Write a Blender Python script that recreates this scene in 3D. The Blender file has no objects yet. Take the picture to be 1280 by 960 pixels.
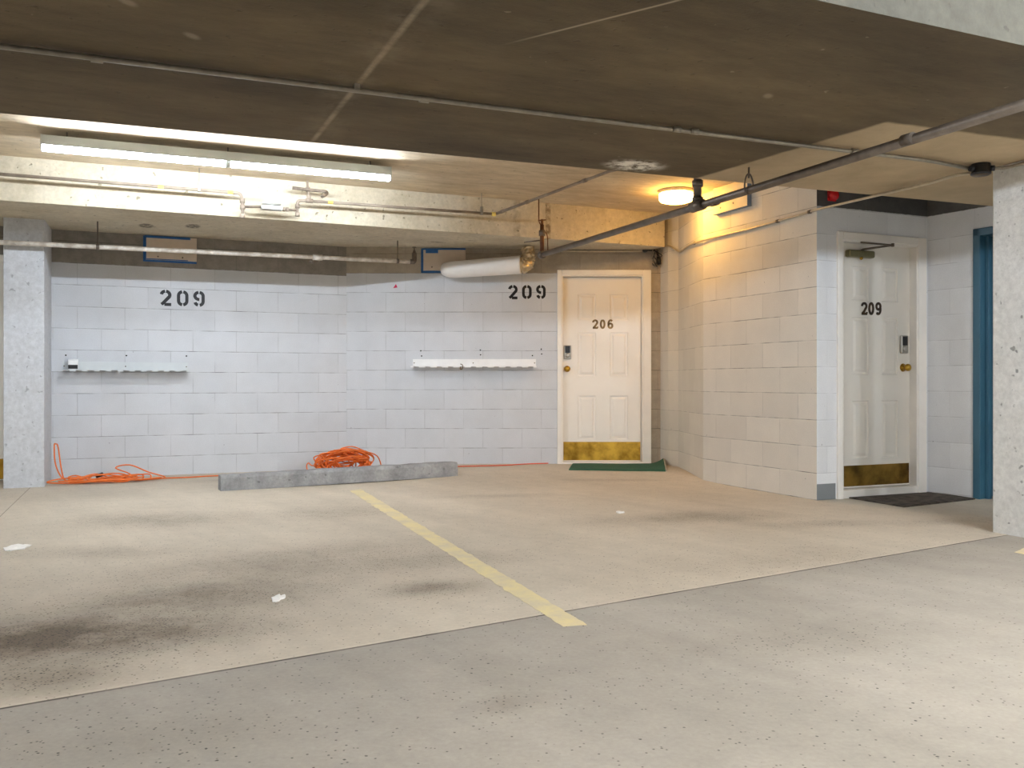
import bpy, bmesh, math, random
from mathutils import Vector, Matrix, noise
random.seed(7)
C = bpy.context.scene.collection
PI = math.pi
# ------------------------------------------------------------------ camera model (1280x960)
F, HY, CH = 1090.0, 477.7, 0.90
TH = math.radians(22.7)
U = Vector((math.cos(TH), math.sin(TH), 0))       # along the bays
V = Vector((math.sin(TH), -math.cos(TH), 0))      # across the bays, towards the viewer
ZU, ZS, ZB = 2.61, 2.185, 2.27                     # upper ceiling, dropped band, beam

def ray(px, py):
    return Vector(((px - 640) / F, 1.0, (HY - py) / F))
def zpt(px, py, z):
    d = ray(px, py); t = (z - CH) / d.z
    return Vector((d.x * t, d.y * t, z))
def ypt(px, py, Y):
    d = ray(px, py)
    return Vector((d.x * Y, Y, CH + d.z * Y))
def plpt(px, py, p0, n):
    d = ray(px, py); o = Vector((0, 0, CH))
    t = (Vector(p0) - o).dot(n) / d.dot(n)
    return o + d * t

# ------------------------------------------------------------------ helpers: meshes
class MB:
    def __init__(self): self.bm = bmesh.new()
    def box(self, lo, hi, M=None):
        lo, hi = Vector(lo), Vector(hi)
        vs = [Vector((x, y, z)) for x in (lo.x, hi.x) for y in (lo.y, hi.y) for z in (lo.z, hi.z)]
        if M is not None: vs = [M @ v for v in vs]
        b = [self.bm.verts.new(v) for v in vs]
        for f in ((0,1,3,2),(4,6,7,5),(0,4,5,1),(2,3,7,6),(0,2,6,4),(1,5,7,3)):
            self.bm.faces.new([b[i] for i in f])
        return self
    def ring(self, c, t, r, n, up=None, ph=0):
        t = t.normalized()
        a = Vector((0,0,1)) if abs(t.z) < .92 else Vector((1,0,0))
        if up is not None: a = up
        x = t.cross(a).normalized(); y = x.cross(t).normalized()
        return [self.bm.verts.new(c + (x*math.cos(2*PI*i/n+ph) + y*math.sin(2*PI*i/n+ph))*r) for i in range(n)]
    def tube(self, pts, r, n=10, cap=True, closed=False):
        pts = [Vector(p) for p in pts]; N = len(pts)
        rr = r if isinstance(r, (list, tuple)) else [r]*N
        rings = []; prev = None
        for i, p in enumerate(pts):
            if closed: t = pts[(i+1) % N] - pts[i-1]
            elif i == 0: t = pts[1]-pts[0]
            elif i == N-1: t = pts[-1]-pts[-2]
            else: t = (pts[i+1]-p).normalized() + (p-pts[i-1]).normalized()
            if t.length < 1e-9: t = Vector((0,0,1))
            t.normalize()
            if prev is None:
                a = Vector((0,0,1)) if abs(t.z) < .92 else Vector((1,0,0))
                x = t.cross(a).normalized()
            else:
                x = prev - t*prev.dot(t)
                x = x.normalized() if x.length > 1e-6 else t.orthogonal().normalized()
            prev = x; y = t.cross(x)
            rings.append([self.bm.verts.new(p + (x*math.cos(2*PI*k/n) + y*math.sin(2*PI*k/n))*rr[i]) for k in range(n)])
        M = N if closed else N-1
        for i in range(M):
            a, b = rings[i], rings[(i+1) % N]
            for k in range(n):
                f = self.bm.faces.new((a[k], a[(k+1)%n], b[(k+1)%n], b[k])); f.smooth = True
        if cap and not closed:
            self.bm.faces.new(rings[0][::-1]); self.bm.faces.new(rings[-1])
        return self
    def lathe(self, base, axis, prof, n=20):
        axis = Vector(axis).normalized(); base = Vector(base)
        x = axis.orthogonal().normalized(); y = axis.cross(x)
        rings = []
        for (r, h) in prof:
            r = max(r, 1e-5)
            rings.append([self.bm.verts.new(base + axis*h + (x*math.cos(2*PI*k/n)+y*math.sin(2*PI*k/n))*r) for k in range(n)])
        for a, b in zip(rings, rings[1:]):
            for k in range(n):
                f = self.bm.faces.new((a[k], a[(k+1)%n], b[(k+1)%n], b[k])); f.smooth = True
        self.bm.faces.new(rings[0][::-1]); self.bm.faces.new(rings[-1])
        return self
    def prism(self, poly, z0, z1):
        a = [self.bm.verts.new((p[0], p[1], z0)) for p in poly]
        b = [self.bm.verts.new((p[0], p[1], z1)) for p in poly]
        n = len(poly)
        self.bm.faces.new(a[::-1]); self.bm.faces.new(b)
        for i in range(n): self.bm.faces.new((a[i], a[(i+1)%n], b[(i+1)%n], b[i]))
        return self
    def extrude(self, poly3, d):
        a = [self.bm.verts.new(Vector(p)) for p in poly3]
        b = [self.bm.verts.new(Vector(p)+Vector(d)) for p in poly3]
        n = len(a)
        self.bm.faces.new(a[::-1]); self.bm.faces.new(b)
        for i in range(n): self.bm.faces.new((a[i], a[(i+1)%n], b[(i+1)%n], b[i]))
        return self
    def stroke(self, pts, w, M, t=.003):
        """flat lettering stroke: 2-D centre line -> ribbon of width w, thickness t, M maps (x, z) glyph plane to space"""
        P = [Vector((p[0], p[1])) for p in pts]; L, R = [], []
        for i, p in enumerate(P):
            a = P[max(i-1,0)]; b = P[min(i+1,len(P)-1)]
            d = (b-a).normalized(); nn = Vector((-d.y, d.x))
            k = 1.0
            if 0 < i < len(P)-1:
                d1 = (p-a).normalized(); c = abs(d1.dot(d)); k = 1/max(c, .6)
            L.append(p+nn*w/2*k); R.append(p-nn*w/2*k)
        def mk(q, y): return self.bm.verts.new(M @ Vector((q.x, y, q.y)))
        lf = [mk(q, -t) for q in L]; rf = [mk(q, -t) for q in R]
        lb = [mk(q, 0) for q in L]; rb = [mk(q, 0) for q in R]
        for i in range(len(P)-1):
            self.bm.faces.new((lf[i], lf[i+1], rf[i+1], rf[i]))
            self.bm.faces.new((lf[i], lb[i], lb[i+1], lf[i+1]))
            self.bm.faces.new((rf[i], rf[i+1], rb[i+1], rb[i]))
            self.bm.faces.new((lb[i], rb[i], rb[i+1], lb[i+1]))
        self.bm.faces.new((lf[0], rf[0], rb[0], lb[0])); self.bm.faces.new((lf[-1], lb[-1], rb[-1], rf[-1]))
        return self
    def build(self, name, mat, parent=None, origin=None, world=True, bevel=0, seg=2):
        bmesh.ops.recalc_face_normals(self.bm, faces=self.bm.faces[:])
        M = Matrix.Identity(4)
        if parent is not None:
            if world: M = MW[parent.name].inverted()
        elif origin is not None: M = Matrix.Translation(-Vector(origin))
        self.bm.transform(M)
        me = bpy.data.meshes.new(name); self.bm.to_mesh(me); self.bm.free()
        o = bpy.data.objects.new(name, me); C.objects.link(o)
        for m in (mat if isinstance(mat, list) else [mat]): me.materials.append(m)
        MW[o.name] = Matrix.Identity(4)
        if parent is not None:
            o.parent = parent; MW[o.name] = MW[parent.name].copy()
        elif origin is not None:
            o.location = origin; MW[o.name] = Matrix.Translation(Vector(origin))
        if bevel:
            b = o.modifiers.new('bevel', 'BEVEL'); b.width = bevel; b.segments = seg; b.limit_method = 'ANGLE'
        return o
MW = {}
def empty(name, loc, rz=0):
    o = bpy.data.objects.new(name, None); C.objects.link(o)
    o.location = loc; o.rotation_euler = (0, 0, rz); o.empty_display_size = .1
    MW[o.name] = Matrix.Translation(Vector(loc)) @ Matrix.Rotation(rz, 4, 'Z')
    return o
def tag(o, label, cat, group=None, kind=None):
    o['label'] = label; o['category'] = cat
    if group: o['group'] = group
    if kind: o['kind'] = kind
    return o
def smooth_path(pts, n=6):
    """Catmull-Rom through the points"""
    P = [Vector(p) for p in pts]; out = []
    for i in range(len(P)-1):
        p0 = P[max(i-1,0)]; p1 = P[i]; p2 = P[i+1]; p3 = P[min(i+2,len(P)-1)]
        for k in range(n):
            t = k/n
            out.append(.5*((2*p1)+(-p0+p2)*t+(2*p0-5*p1+4*p2-p3)*t*t+(-p0+3*p1-3*p2+p3)*t**3))
    out.append(P[-1]); return out
def bend_path(pts, r=.05, n=4):
    """straight runs with rounded bends"""
    P = [Vector(p) for p in pts]; out = [P[0]]
    for i in range(1, len(P)-1):
        a = (P[i-1]-P[i]); b = (P[i+1]-P[i]); k = min(r, a.length*.45, b.length*.45)
        s, e = P[i]+a.normalized()*k, P[i]+b.normalized()*k
        for j in range(n+1):
            t = j/n; out.append(s*(1-t)**2+P[i]*2*t*(1-t)+e*t*t)
    out.append(P[-1]); return out

# ------------------------------------------------------------------ helpers: materials
def lin(c):
    def f(x):
        x /= 255.0
        return x/12.92 if x <= .04045 else ((x+.055)/1.055)**2.4
    return (f(c[0]), f(c[1]), f(c[2]), 1)
class NT:
    def __init__(self, name):
        self.m = bpy.data.materials.new(name); self.m.use_nodes = True
        self.t = self.m.node_tree; self.t.nodes.clear()
        self.out = self.n('ShaderNodeOutputMaterial'); self.b = self.n('ShaderNodeBsdfPrincipled')
        self.l(self.b.outputs[0], self.out.inputs[0])
        self.tc = self.n('ShaderNodeTexCoord')
        self.P = self.tc.outputs['Object']
    def n(self, k, **kw):
        x = self.t.nodes.new(k)
        for a, v in kw.items(): setattr(x, a, v)
        return x
    def l(self, a, b): self.t.links.new(a, b)
    def set(self, sock, v):
        if hasattr(v, 'links') or isinstance(v, bpy.types.NodeSocket): self.l(v, sock)
        else: sock.default_value = v
    def math(self, op, a, b=0.0, c=None, clamp=False):
        x = self.n('ShaderNodeMath', operation=op, use_clamp=clamp)
        self.set(x.inputs[0], a); self.set(x.inputs[1], b)
        if c is not None: self.set(x.inputs[2], c)
        return x.outputs[0]
    def noise(self, scale, detail=4, rough=.55, vec=None, dist=0):
        x = self.n('ShaderNodeTexNoise'); x.inputs['Scale'].default_value = scale
        x.inputs['Detail'].default_value = detail; x.inputs['Roughness'].default_value = rough
        x.inputs['Distortion'].default_value = dist
        self.l(vec or self.P, x.inputs['Vector']); return x.outputs['Fac']
    def ramp(self, v, a, b, lo=0.0, hi=1.0, smooth=False):
        x = self.n('ShaderNodeMapRange', clamp=True)
        if smooth: x.interpolation_type = 'SMOOTHSTEP'
        self.set(x.inputs['Value'], v)
        x.inputs['From Min'].default_value = a; x.inputs['From Max'].default_value = b
        x.inputs['To Min'].default_value = lo; x.inputs['To Max'].default_value = hi
        return x.outputs[0]
    def mix(self, f, a, b, mode='MIX'):
        x = self.n('ShaderNodeMix', data_type='RGBA', blend_type=mode)
        self.set(x.inputs[0], f); self.set(x.inputs[6], a); self.set(x.inputs[7], b)
        return x.outputs[2]
    def map(self, loc=(0,0,0), rot=(0,0,0), scale=(1,1,1), vec=None):
        x = self.n('ShaderNodeMapping', vector_type='TEXTURE')
        x.inputs['Location'].default_value = loc; x.inputs['Rotation'].default_value = rot
        x.inputs['Scale'].default_value = scale
        self.l(vec or self.P, x.inputs['Vector']); return x.outputs[0]
    def xyz(self, vec=None):
        x = self.n('ShaderNodeSeparateXYZ'); self.l(vec or self.P, x.inputs[0]); return x.outputs
    def ellipse(self, c, a, b, rot=0, inner=.3, vec=None):
        v = self.map((c[0], c[1], c[2] if len(c) > 2 else 0), (0, 0, rot), (a, b, 1000), vec)
        ln = self.n('ShaderNodeVectorMath', operation='LENGTH'); self.l(v, ln.inputs[0])
        return self.ramp(ln.outputs['Value'], 1.0, inner, smooth=True)
    def line(self, p, q, w, vec=None, soft=1.5):
        """1 on the line through p, q (plan view), 0 away from it"""
        d = Vector((q[0]-p[0], q[1]-p[1])).normalized(); n = Vector((-d.y, d.x))
        s = self.xyz(vec)
        t = self.math('ADD', self.math('MULTIPLY', s[0], n.x), self.math('MULTIPLY', s[1], n.y))
        t = self.math('ABSOLUTE', self.math('SUBTRACT', t, n.x*p[0]+n.y*p[1]))
        return self.ramp(t, w*soft, w*.4)
    def side(self, p, q, w=.02, wob=0.0, vec=None):
        """1 on the side to the right hand of p->q, 0 on the other"""
        d = Vector((q[0]-p[0], q[1]-p[1])).normalized(); n = Vector((d.y, -d.x))
        s = self.xyz(vec)
        t = self.math('ADD', self.math('MULTIPLY', s[0], n.x), self.math('MULTIPLY', s[1], n.y))
        t = self.math('SUBTRACT', t, n.x*p[0]+n.y*p[1])
        if wob: t = self.math('ADD', t, self.math('MULTIPLY', self.math('SUBTRACT', self.noise(6, 5), .5), wob))
        return self.ramp(t, -w, w)
    def bump(self, h, strength=.3, dist=.01):
        x = self.n('ShaderNodeBump'); x.inputs['Strength'].default_value = strength
        x.inputs['Distance'].default_value = dist
        self.l(h, x.inputs['Height']); self.l(x.outputs[0], self.b.inputs['Normal'])
    def done(self, col, rough=.8, metal=0.0, spec=None):
        self.set(self.b.inputs['Base Color'], col); self.set(self.b.inputs['Roughness'], rough)
        self.b.inputs['Metallic'].default_value = metal
        if spec is not None: self.b.inputs['Specular IOR Level'].default_value = spec
        return self.m
def plain(name, rgb, rough=.6, metal=0.0, var=.12, scale=14, bump=0.0, dark=None, bscale=60):
    s = NT(name); c = lin(rgb)
    d = lin(dark) if dark else tuple(x*(1-var*2) for x in c[:3])+(1,)
    f = s.ramp(s.noise(scale, 5), .35, .65)
    col = s.mix(f, d, c)
    if bump: s.bump(s.noise(bscale, 4), bump, .004)
    return s.done(col, rough, metal)
def glow(name, rgb, strength):
    s = NT(name)
    s.b.inputs['Emission Color'].default_value = rgb; s.b.inputs['Emission Strength'].default_value = strength
    return s.done((.9,.9,.9,1), .4)

def block_wall(name, paint, bare=None, top=None, phase=0.0, z0=.008, rects=(), tint=.035, xmax=None, joint=.12, rough=.75, bare2=None):
    """painted concrete block, running bond, 406 x 203 mm; object space x along the wall, z up"""
    s = NT(name); q = s.xyz()
    cb = s.n('ShaderNodeCombineXYZ')
    s.l(s.math('ADD', q[0], 40.64-phase), cb.inputs[0]); s.l(s.math('ADD', q[2], 4.064-z0), cb.inputs[1])
    br = s.n('ShaderNodeTexBrick', offset=.5, offset_frequency=2, squash=1.0)
    s.l(cb.outputs[0], br.inputs['Vector'])
    br.inputs['Scale'].default_value = 1; br.inputs['Mortar Size'].default_value = .0035
    br.inputs['Mortar Smooth'].default_value = .4
    br.inputs['Brick Width'].default_value = .4064; br.inputs['Row Height'].default_value = .2032
    br.inputs['Color1'].default_value = (0,0,0,1); br.inputs['Color2'].default_value = (1,1,1,1)
    br.inputs['Mortar'].default_value = (.5,.5,.5,1); br.inputs['Bias'].default_value = 0
    col = lin(paint)
    if bare is not None:
        wob = s.math('MULTIPLY', s.math('SUBTRACT', s.noise(25, 3), .5), .012)
        f = s.ramp(s.math('ADD', q[2], wob), top-.003, top+.003)
        if xmax is not None:
            f = s.math('MAXIMUM', f, s.ramp(q[0], xmax-.003, xmax+.003))
        bn = s.mix(s.ramp(s.noise(9, 6, .7), .3, .7), lin(bare2 or tuple(x*.8 for x in bare)), lin(bare))
        col = s.mix(f, col, bn)
    for (x0, x1, za, zb, c) in rects:
        f = s.math('MULTIPLY', s.math('MULTIPLY', s.ramp(q[0], x0, x0+.004), s.ramp(q[0], x1, x1-.004)),
                   s.math('MULTIPLY', s.ramp(q[2], za, za+.004), s.ramp(q[2], zb, zb-.004)))
        col = s.mix(f, col, lin(c))
    # tone of each block, mottling, pores
    sep = s.n('ShaderNodeSeparateColor'); s.l(br.outputs['Color'], sep.inputs[0])
    tone = s.ramp(sep.outputs[0], 0, 1, 1-tint*1.6, 1+tint)
    tone = s.math('MULTIPLY', tone, s.ramp(s.noise(3.5, 5, .6), .3, .7, .95, 1.04))
    tone = s.math('MULTIPLY', tone, s.ramp(s.noise(110, 3, .7), .3, .7, .95, 1.05))
    fr = s.math('FRACT', s.math('DIVIDE', s.math('ADD', q[2], 4.064-z0), .2032))
    bed = s.ramp(s.math('ABSOLUTE', s.math('SUBTRACT', fr, .5)), .480, .492)
    jm = s.math('MAXIMUM', bed, s.math('MULTIPLY', br.outputs['Fac'], .45))
    tone = s.math('MULTIPLY', tone, s.math('SUBTRACT', 1.0, s.math('MULTIPLY', jm, s.ramp(s.noise(5, 3), .35, .65, joint*.1, joint*2.2))))
    lip = s.ramp(s.math('ABSOLUTE', s.math('SUBTRACT', fr, .955)), .018, .006)
    tone = s.math('MULTIPLY', tone, s.math('ADD', 1.0, s.math('MULTIPLY', lip, .05)))
    pore = s.math('MULTIPLY', s.ramp(s.noise(30, 2, .4), .76, .80), .45)
    tone = s.math('MULTIPLY', tone, s.math('SUBTRACT', 1.0, pore))
    g = s.n('ShaderNodeCombineColor')
    for i in range(3): s.l(tone, g.inputs[i])
    col = s.mix(1.0, col, g.outputs[0], 'MULTIPLY')
    h = s.math('SUBTRACT', s.math('MULTIPLY', s.noise(140, 3, .7), .25), br.outputs['Fac'])
    s.bump(h, .35, .004)
    return s.done(col, rough)

def concrete(name, rgb, dark, scale=2.0, spots=.5, bump=.25, rough=.85, grain=None, extra=None):
    """board-marked raw concrete"""
    s = NT(name)
    vec = s.map(rot=(0, 0, TH), scale=(3.0, 1, 1)) if grain else s.P
    f = s.ramp(s.noise(scale, 8, .68, vec), .3, .7)
    col = s.mix(f, lin(dark), lin(rgb))
    f2 = s.ramp(s.noise(scale*9, 5, .7, vec), .35, .65, .86, 1.08)
    g = s.n('ShaderNodeCombineColor')
    for i in range(3): s.l(f2, g.inputs[i])
    col = s.mix(1.0, col, g.outputs[0], 'MULTIPLY')
    pit = s.ramp(s.noise(26, 2, .35), .69, .75)
    col = s.mix(s.math('MULTIPLY', pit, spots), col, tuple(x*.35 for x in lin(dark)[:3])+(1,))
    if extra: col = extra(s, col)
    h = s.math('ADD', s.noise(70, 4, .7), s.math('MULTIPLY', pit, -1.5))
    s.bump(h, bump, .006)
    return s.done(col, rough)

# ------------------------------------------------------------------ key plan points
A0 = Vector((-1.732, 9.12, 0))                       # inside corner of the two back walls
A1 = Vector((1.553, 9.12, 0)); B1 = Vector((1.598, 8.934, 0)); C1 = Vector((1.680, 8.80, 0))
D1 = Vector((1.734, 7.910, 0)); E1 = Vector((2.320, 6.638, 0))
F1 = E1 + U*1.140
G1 = F1 + Vector((.528, -.849, 0))*.386
FACE = Vector((-3.855, 6.566, 0))                    # a point of the beam's face
FACE_R = Vector((1.503, 8.808, 0))

def floor_z(x, y):
    a = min(max((y-7.4)/1.5, 0), 1); a = a*a*(3-2*a)
    b = min(max((x+2.2)/2.0, 0), 1); b = b*b*(3-2*b)
    return .046*a*b
def gpt(px, py):
    z = 0.0
    for _ in range(6):
        p = zpt(px, py, z); z = floor_z(p.x, p.y)
    return Vector((p.x, p.y, z))

# ------------------------------------------------------------------ materials
J0, J1 = gpt(0, 886), gpt(1235, 673)
def mat_floor():
    s = NT('worn_garage_concrete')
    n1 = s.ramp(s.noise(.55, 8, .62), .34, .66)
    col = s.mix(n1, lin((188, 178, 162)), lin((206, 196, 180)))
    back = s.side(J0, J1, .01)                            # 1 on the near slab
    near = s.mix(s.ramp(s.noise(.8, 7, .6), .35, .65), lin((156, 150, 141)), lin((172, 166, 156)))
    col = s.mix(back, col, near)
    # trowel and tyre streaks
    st = s.noise(2.2, 6, .65, s.map(rot=(0, 0, math.radians(-52)), scale=(7, .8, 1)))
    k = s.ramp(st, .35, .65, .93, 1.05)
    k = s.math('MULTIPLY', k, s.ramp(s.noise(9, 6, .7), .3, .7, .94, 1.05))
    k = s.math('MULTIPLY', k, s.ramp(s.noise(60, 4, .7), .3, .7, .92, 1.06))
    # oil and dirt stains, each where it lies on the floor
    stains = [((70, 800), 1.0, .44, .2, .66), ((150, 770), 1.3, .7, .3, .22), ((350, 710), 1.5, .6, .3, .22), ((1000, 700), 1.6, .5, .4, .12), ((30, 850), .5, .25, .2, .4), ((250, 745), .75, .4, .3, .32), ((190, 650), .9, .5, 0, .28), ((130, 690), .8, .3, 0, .2),
              ((540, 735), .36, .24, .4, .42), ((400, 690), 1.0, .4, .5, .16), ((420, 640), 1.0, .5, .2, .17), ((300, 600), .9, .25, .3, .16), ((620, 620), .8, .22, .2, .17),
              ((800, 650), .8, .35, .3, .16), ((900, 645), .7, .4, .2, .28), ((1020, 655), .7, .22, .2, .22), ((1180, 652), .6, .2, .3, .2),
              ((770, 600), .7, .15, 0, .2), ((630, 880), .18, .12, .6, .22), ((560, 700), .8, .3, .2, .12), ((1000, 800), .8, .3, .3, .1), ((200, 920), .6, .25, .3, .12)]
    dirt = 0.0; grit_d = 0.0
    wv = s.noise(3.2, 6, .65)
    for (c, a, b, r, w) in stains:
        p = gpt(*c)
        m = s.math('MULTIPLY', s.ellipse((p.x, p.y, 0), a, b, r, .0), w*1.35)
        dirt = s.math('ADD', m, dirt)
    dirt_n = s.math('MULTIPLY', dirt, s.ramp(s.math('ADD', s.math('MULTIPLY', wv, .6), s.math('MULTIPLY', s.noise(11, 6, .75), .4)), .36, .64, .5, 1.12))
    col = s.mix(s.math('MINIMUM', dirt_n, .85), col, lin((82, 64, 44)))
    # grit
    vo = s.n('ShaderNodeTexVoronoi'); vo.inputs['Scale'].default_value = 40; s.l(s.P, vo.inputs['Vector'])
    sp = s.n('ShaderNodeSeparateColor'); s.l(vo.outputs['Color'], sp.inputs[0])
    lim = s.math('ADD', .925, s.math('MULTIPLY', dirt, -.75))
    dens = s.math('GREATER_THAN', sp.outputs[0], lim)
    dot = s.ramp(s.math('ADD', vo.outputs['Distance'], s.math('MULTIPLY', s.math('SUBTRACT', s.noise(90, 2), .5), .35)), .19, .12)
    vs = s.ramp(s.noise(1.3, 5), .35, .6, .35, 1)
    col = s.mix(s.math('MULTIPLY', s.math('MULTIPLY', dens, dot), s.math('MULTIPLY', vs, .9)), col, lin((36, 32, 29)))
    vo2 = s.n('ShaderNodeTexVoronoi'); vo2.inputs['Scale'].default_value = 95; s.l(s.P, vo2.inputs['Vector'])
    sp2 = s.n('ShaderNodeSeparateColor'); s.l(vo2.outputs['Color'], sp2.inputs[0])
    d2 = s.math('MULTIPLY', s.math('GREATER_THAN', sp2.outputs[0], s.math('ADD', .955, s.math('MULTIPLY', dirt, -.75))), s.ramp(vo2.outputs['Distance'], .4, .2))
    col = s.mix(s.math('MULTIPLY', d2, .75), col, lin((46, 40, 35)))
    # control joints
    j = s.line(J0, J1, .0065)
    j1 = s.line(J0 + Vector((0, .012, 0)), J1 + Vector((0, .012, 0)), .012)
    col = s.mix(s.math('MULTIPLY', j1, .4), col, lin((214, 205, 188)))
    col = s.mix(s.math('MULTIPLY', j, s.ramp(s.noise(4, 4), .3, .6, .55, .95)), col, lin((60, 50, 42)))
    a, b = gpt(8, 638), gpt(33, 614)
    j2 = s.math('MULTIPLY', s.line(a, b, .0035), s.ellipse((a.x, a.y, 0), 1.6, 1.6, 0, .9))
    col = s.mix(s.math('MULTIPLY', j2, .6), col, lin((90, 78, 66)))
    g = s.n('ShaderNodeCombineColor')
    for i in range(3): s.l(k, g.inputs[i])
    col = s.mix(1.0, col, g.outputs[0], 'MULTIPLY')
    h = s.math('SUBTRACT', s.math('MULTIPLY', s.noise(50, 5, .7), .4), s.math('MULTIPLY', j, 2.0))
    s.bump(h, .25, .004)
    return s.done(col, .75, spec=.3)

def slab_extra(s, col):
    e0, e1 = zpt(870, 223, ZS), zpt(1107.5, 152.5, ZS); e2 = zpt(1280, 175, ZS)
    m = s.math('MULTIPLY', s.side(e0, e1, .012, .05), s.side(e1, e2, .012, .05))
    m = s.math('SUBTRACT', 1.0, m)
    # a lighter concrete colour lies beyond both lines
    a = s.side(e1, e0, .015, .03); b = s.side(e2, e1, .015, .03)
    clean = s.math('MULTIPLY', a, b)  # mask of the lighter concrete colour
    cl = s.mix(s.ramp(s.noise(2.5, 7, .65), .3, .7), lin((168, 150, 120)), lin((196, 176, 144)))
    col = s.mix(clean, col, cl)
    # rubbed joint between formwork sheets and white bloom at the edge
    p, q = zpt(530, 2, ZS), zpt(400, 165, ZS)
    ln = s.math('MULTIPLY', s.line(p, q, .013), s.ramp(s.noise(5, 5, .7), .34, .60, .1, .5))
    col = s.mix(ln, col, lin((190, 175, 150)))
    ln2 = s.math('MULTIPLY', s.line(p, q, .10), s.ramp(s.noise(4, 6, .7), .45, .75, 0, .28))
    col = s.mix(ln2, col, lin((170, 155, 130)))
    p, q = zpt(850, 0, ZS), zpt(700, 38, ZS)
    c = zpt(760, 20, ZS)
    ln3 = s.math('MULTIPLY', s.math('MULTIPLY', s.line(p, q, .006), s.ellipse((c.x, c.y, 0), .5, .5)), .6)
    col = s.mix(ln3, col, lin((190, 175, 150)))
    c = zpt(794, 207, ZS)
    bl = s.math('MULTIPLY', s.ellipse((c.x, c.y, 0), .24, .17, TH, .2), s.ramp(s.noise(14, 6, .75), .42, .58))
    col = s.mix(s.math('MINIMUM', s.math('MULTIPLY', bl, 1.3), .95), col, lin((240, 236, 225)))
    for (x, y) in ((160, 3), (240, 45), (960, 120)):
        c = zpt(x, y, ZS)
        col = s.mix(s.math('MULTIPLY', s.ellipse((c.x, c.y, 0), .05, .03, 1.2), .5), col, lin((160, 148, 128)))
    fl = s.ramp(s.noise(17, 3, .5), .73, .76)
    col = s.mix(s.math('MULTIPLY', fl, .4), col, lin((165, 150, 125)))
    return col
def soffit_extra(s, col):
    for (x, y, a, b) in ((183, 283, .075, .17), (241, 283, .075, .16), (546, 303, .10, .04), (590, 300, .05, .02)):
        c = zpt(x, y, ZB+.02)
        m = s.math('MULTIPLY', s.ellipse((c.x, c.y, 0), a, b, TH, .6), s.ramp(s.noise(30, 4, .7), .38, .5))
        col = s.mix(s.math('MULTIPLY', m, .8), col, lin((62, 52, 42)))
    for (x, y, a, w) in ((685, 270, .035, .75), (646, 262, .05, .35)):
        c = plpt(x, y, Vector((-3.855, 6.566, 0)), Vector((-.386, .9225, 0)))
        m = s.math('MULTIPLY', s.ellipse((c.x, c.y, 0), a, .12, TH, .5), s.ramp(s.noise(16, 5, .7), .38, .6))
        col = s.mix(s.math('MULTIPLY', m, w), col, lin((96, 76, 48)))
    return col
M = {}
M['floor'] = mat_floor()
M['slab'] = concrete('sombre_formwork_concrete', (116, 100, 72), (62, 51, 36), 1.4, .25, .3, .8, True, slab_extra)  # dark base colour, with a lighter region masked in
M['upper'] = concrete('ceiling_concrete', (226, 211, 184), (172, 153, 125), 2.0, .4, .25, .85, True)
M['beam'] = concrete('pale_beam_concrete', (206, 197, 177), (182, 170, 145), 2.4, .8, .35, .85, False, soffit_extra)
M['face'] = concrete('grey_band_face', (104, 101, 90), (86, 83, 74), 2.4, .4, .35)
M['pillar'] = concrete('painted_pillar', (200, 203, 208), (193, 196, 201), 3.0, .55, .3)
M['column'] = concrete('white_painted_column', (226, 226, 224), (214, 214, 211), 3.0, .8, .4)
M['wall_l'] = block_wall('grey_painted_block', (203, 206, 211), (150, 143, 134), 2.012, phase=0, z0=-.02, tint=.02, joint=.32)
M['wall_b'] = block_wall('grey_painted_block_and_bare', (203, 206, 211), (176, 164, 146), 2.04, phase=.209, z0=.008, xmax=2.204, bare2=(150, 141, 127), tint=.02, joint=.32)
M['wall_r'] = block_wall('cream_painted_block', (220, 214, 204), phase=.388, z0=.002, tint=.04, joint=.35)
M['wall_rc'] = block_wall('cream_painted_block_return', (216, 210, 198), phase=.2, z0=.002, tint=.04, joint=.2)
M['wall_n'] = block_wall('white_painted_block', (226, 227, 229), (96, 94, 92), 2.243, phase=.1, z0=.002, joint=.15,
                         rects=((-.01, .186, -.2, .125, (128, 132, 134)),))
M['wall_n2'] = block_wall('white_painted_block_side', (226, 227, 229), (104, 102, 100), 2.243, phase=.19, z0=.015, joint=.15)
M['wall_x'] = block_wall('far_block', (196, 196, 194), phase=0)
M['door'] = plain('white_door_enamel', (240, 234, 225), .38, var=.02, scale=3)
M['door2'] = plain('offwhite_door_enamel', (234, 229, 220), .42, var=.03, scale=3)
M['trim'] = plain('white_trim_paint', (242, 237, 229), .4, var=.03, scale=5)
M['brass'] = plain('worn_brass', (214, 170, 70), .36, 1.0, var=.1, scale=9, dark=(150, 112, 40))
M['brass_dk'] = plain('tarnished_brass', (178, 140, 66), .42, 1.0, scale=6, dark=(96, 74, 34))
M['numeral'] = plain('numeral_bronze', (150, 122, 76), .45, .6, dark=(96, 74, 44))
M['numeral_dk'] = plain('numeral_dark_bronze', (84, 62, 40), .45, .5, dark=(40, 30, 22))
M['steel'] = plain('galvanised_conduit', (160, 152, 138), .42, .55, var=.12, scale=20)
M['steel_dk'] = plain('dark_iron_pipe', (118, 105, 92), .42, .35, var=.2, scale=12)
M['black'] = plain('black_plastic', (22, 22, 24), .3)
M['satin'] = plain('satin_nickel', (190, 186, 178), .35, .8)
M['gas'] = plain('gas_pipe_paint', (156, 142, 126), .6, .1, var=.18, scale=9, dark=(126, 112, 98))
M['gas_dk'] = plain('gas_pipe_iron', (120, 106, 92), .5, .3, var=.2, scale=30)
M['meter'] = plain('regulator_grey', (206, 206, 200), .45, .2)
M['yellow'] = plain('yellow_tape', (236, 208, 110), .6)
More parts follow.
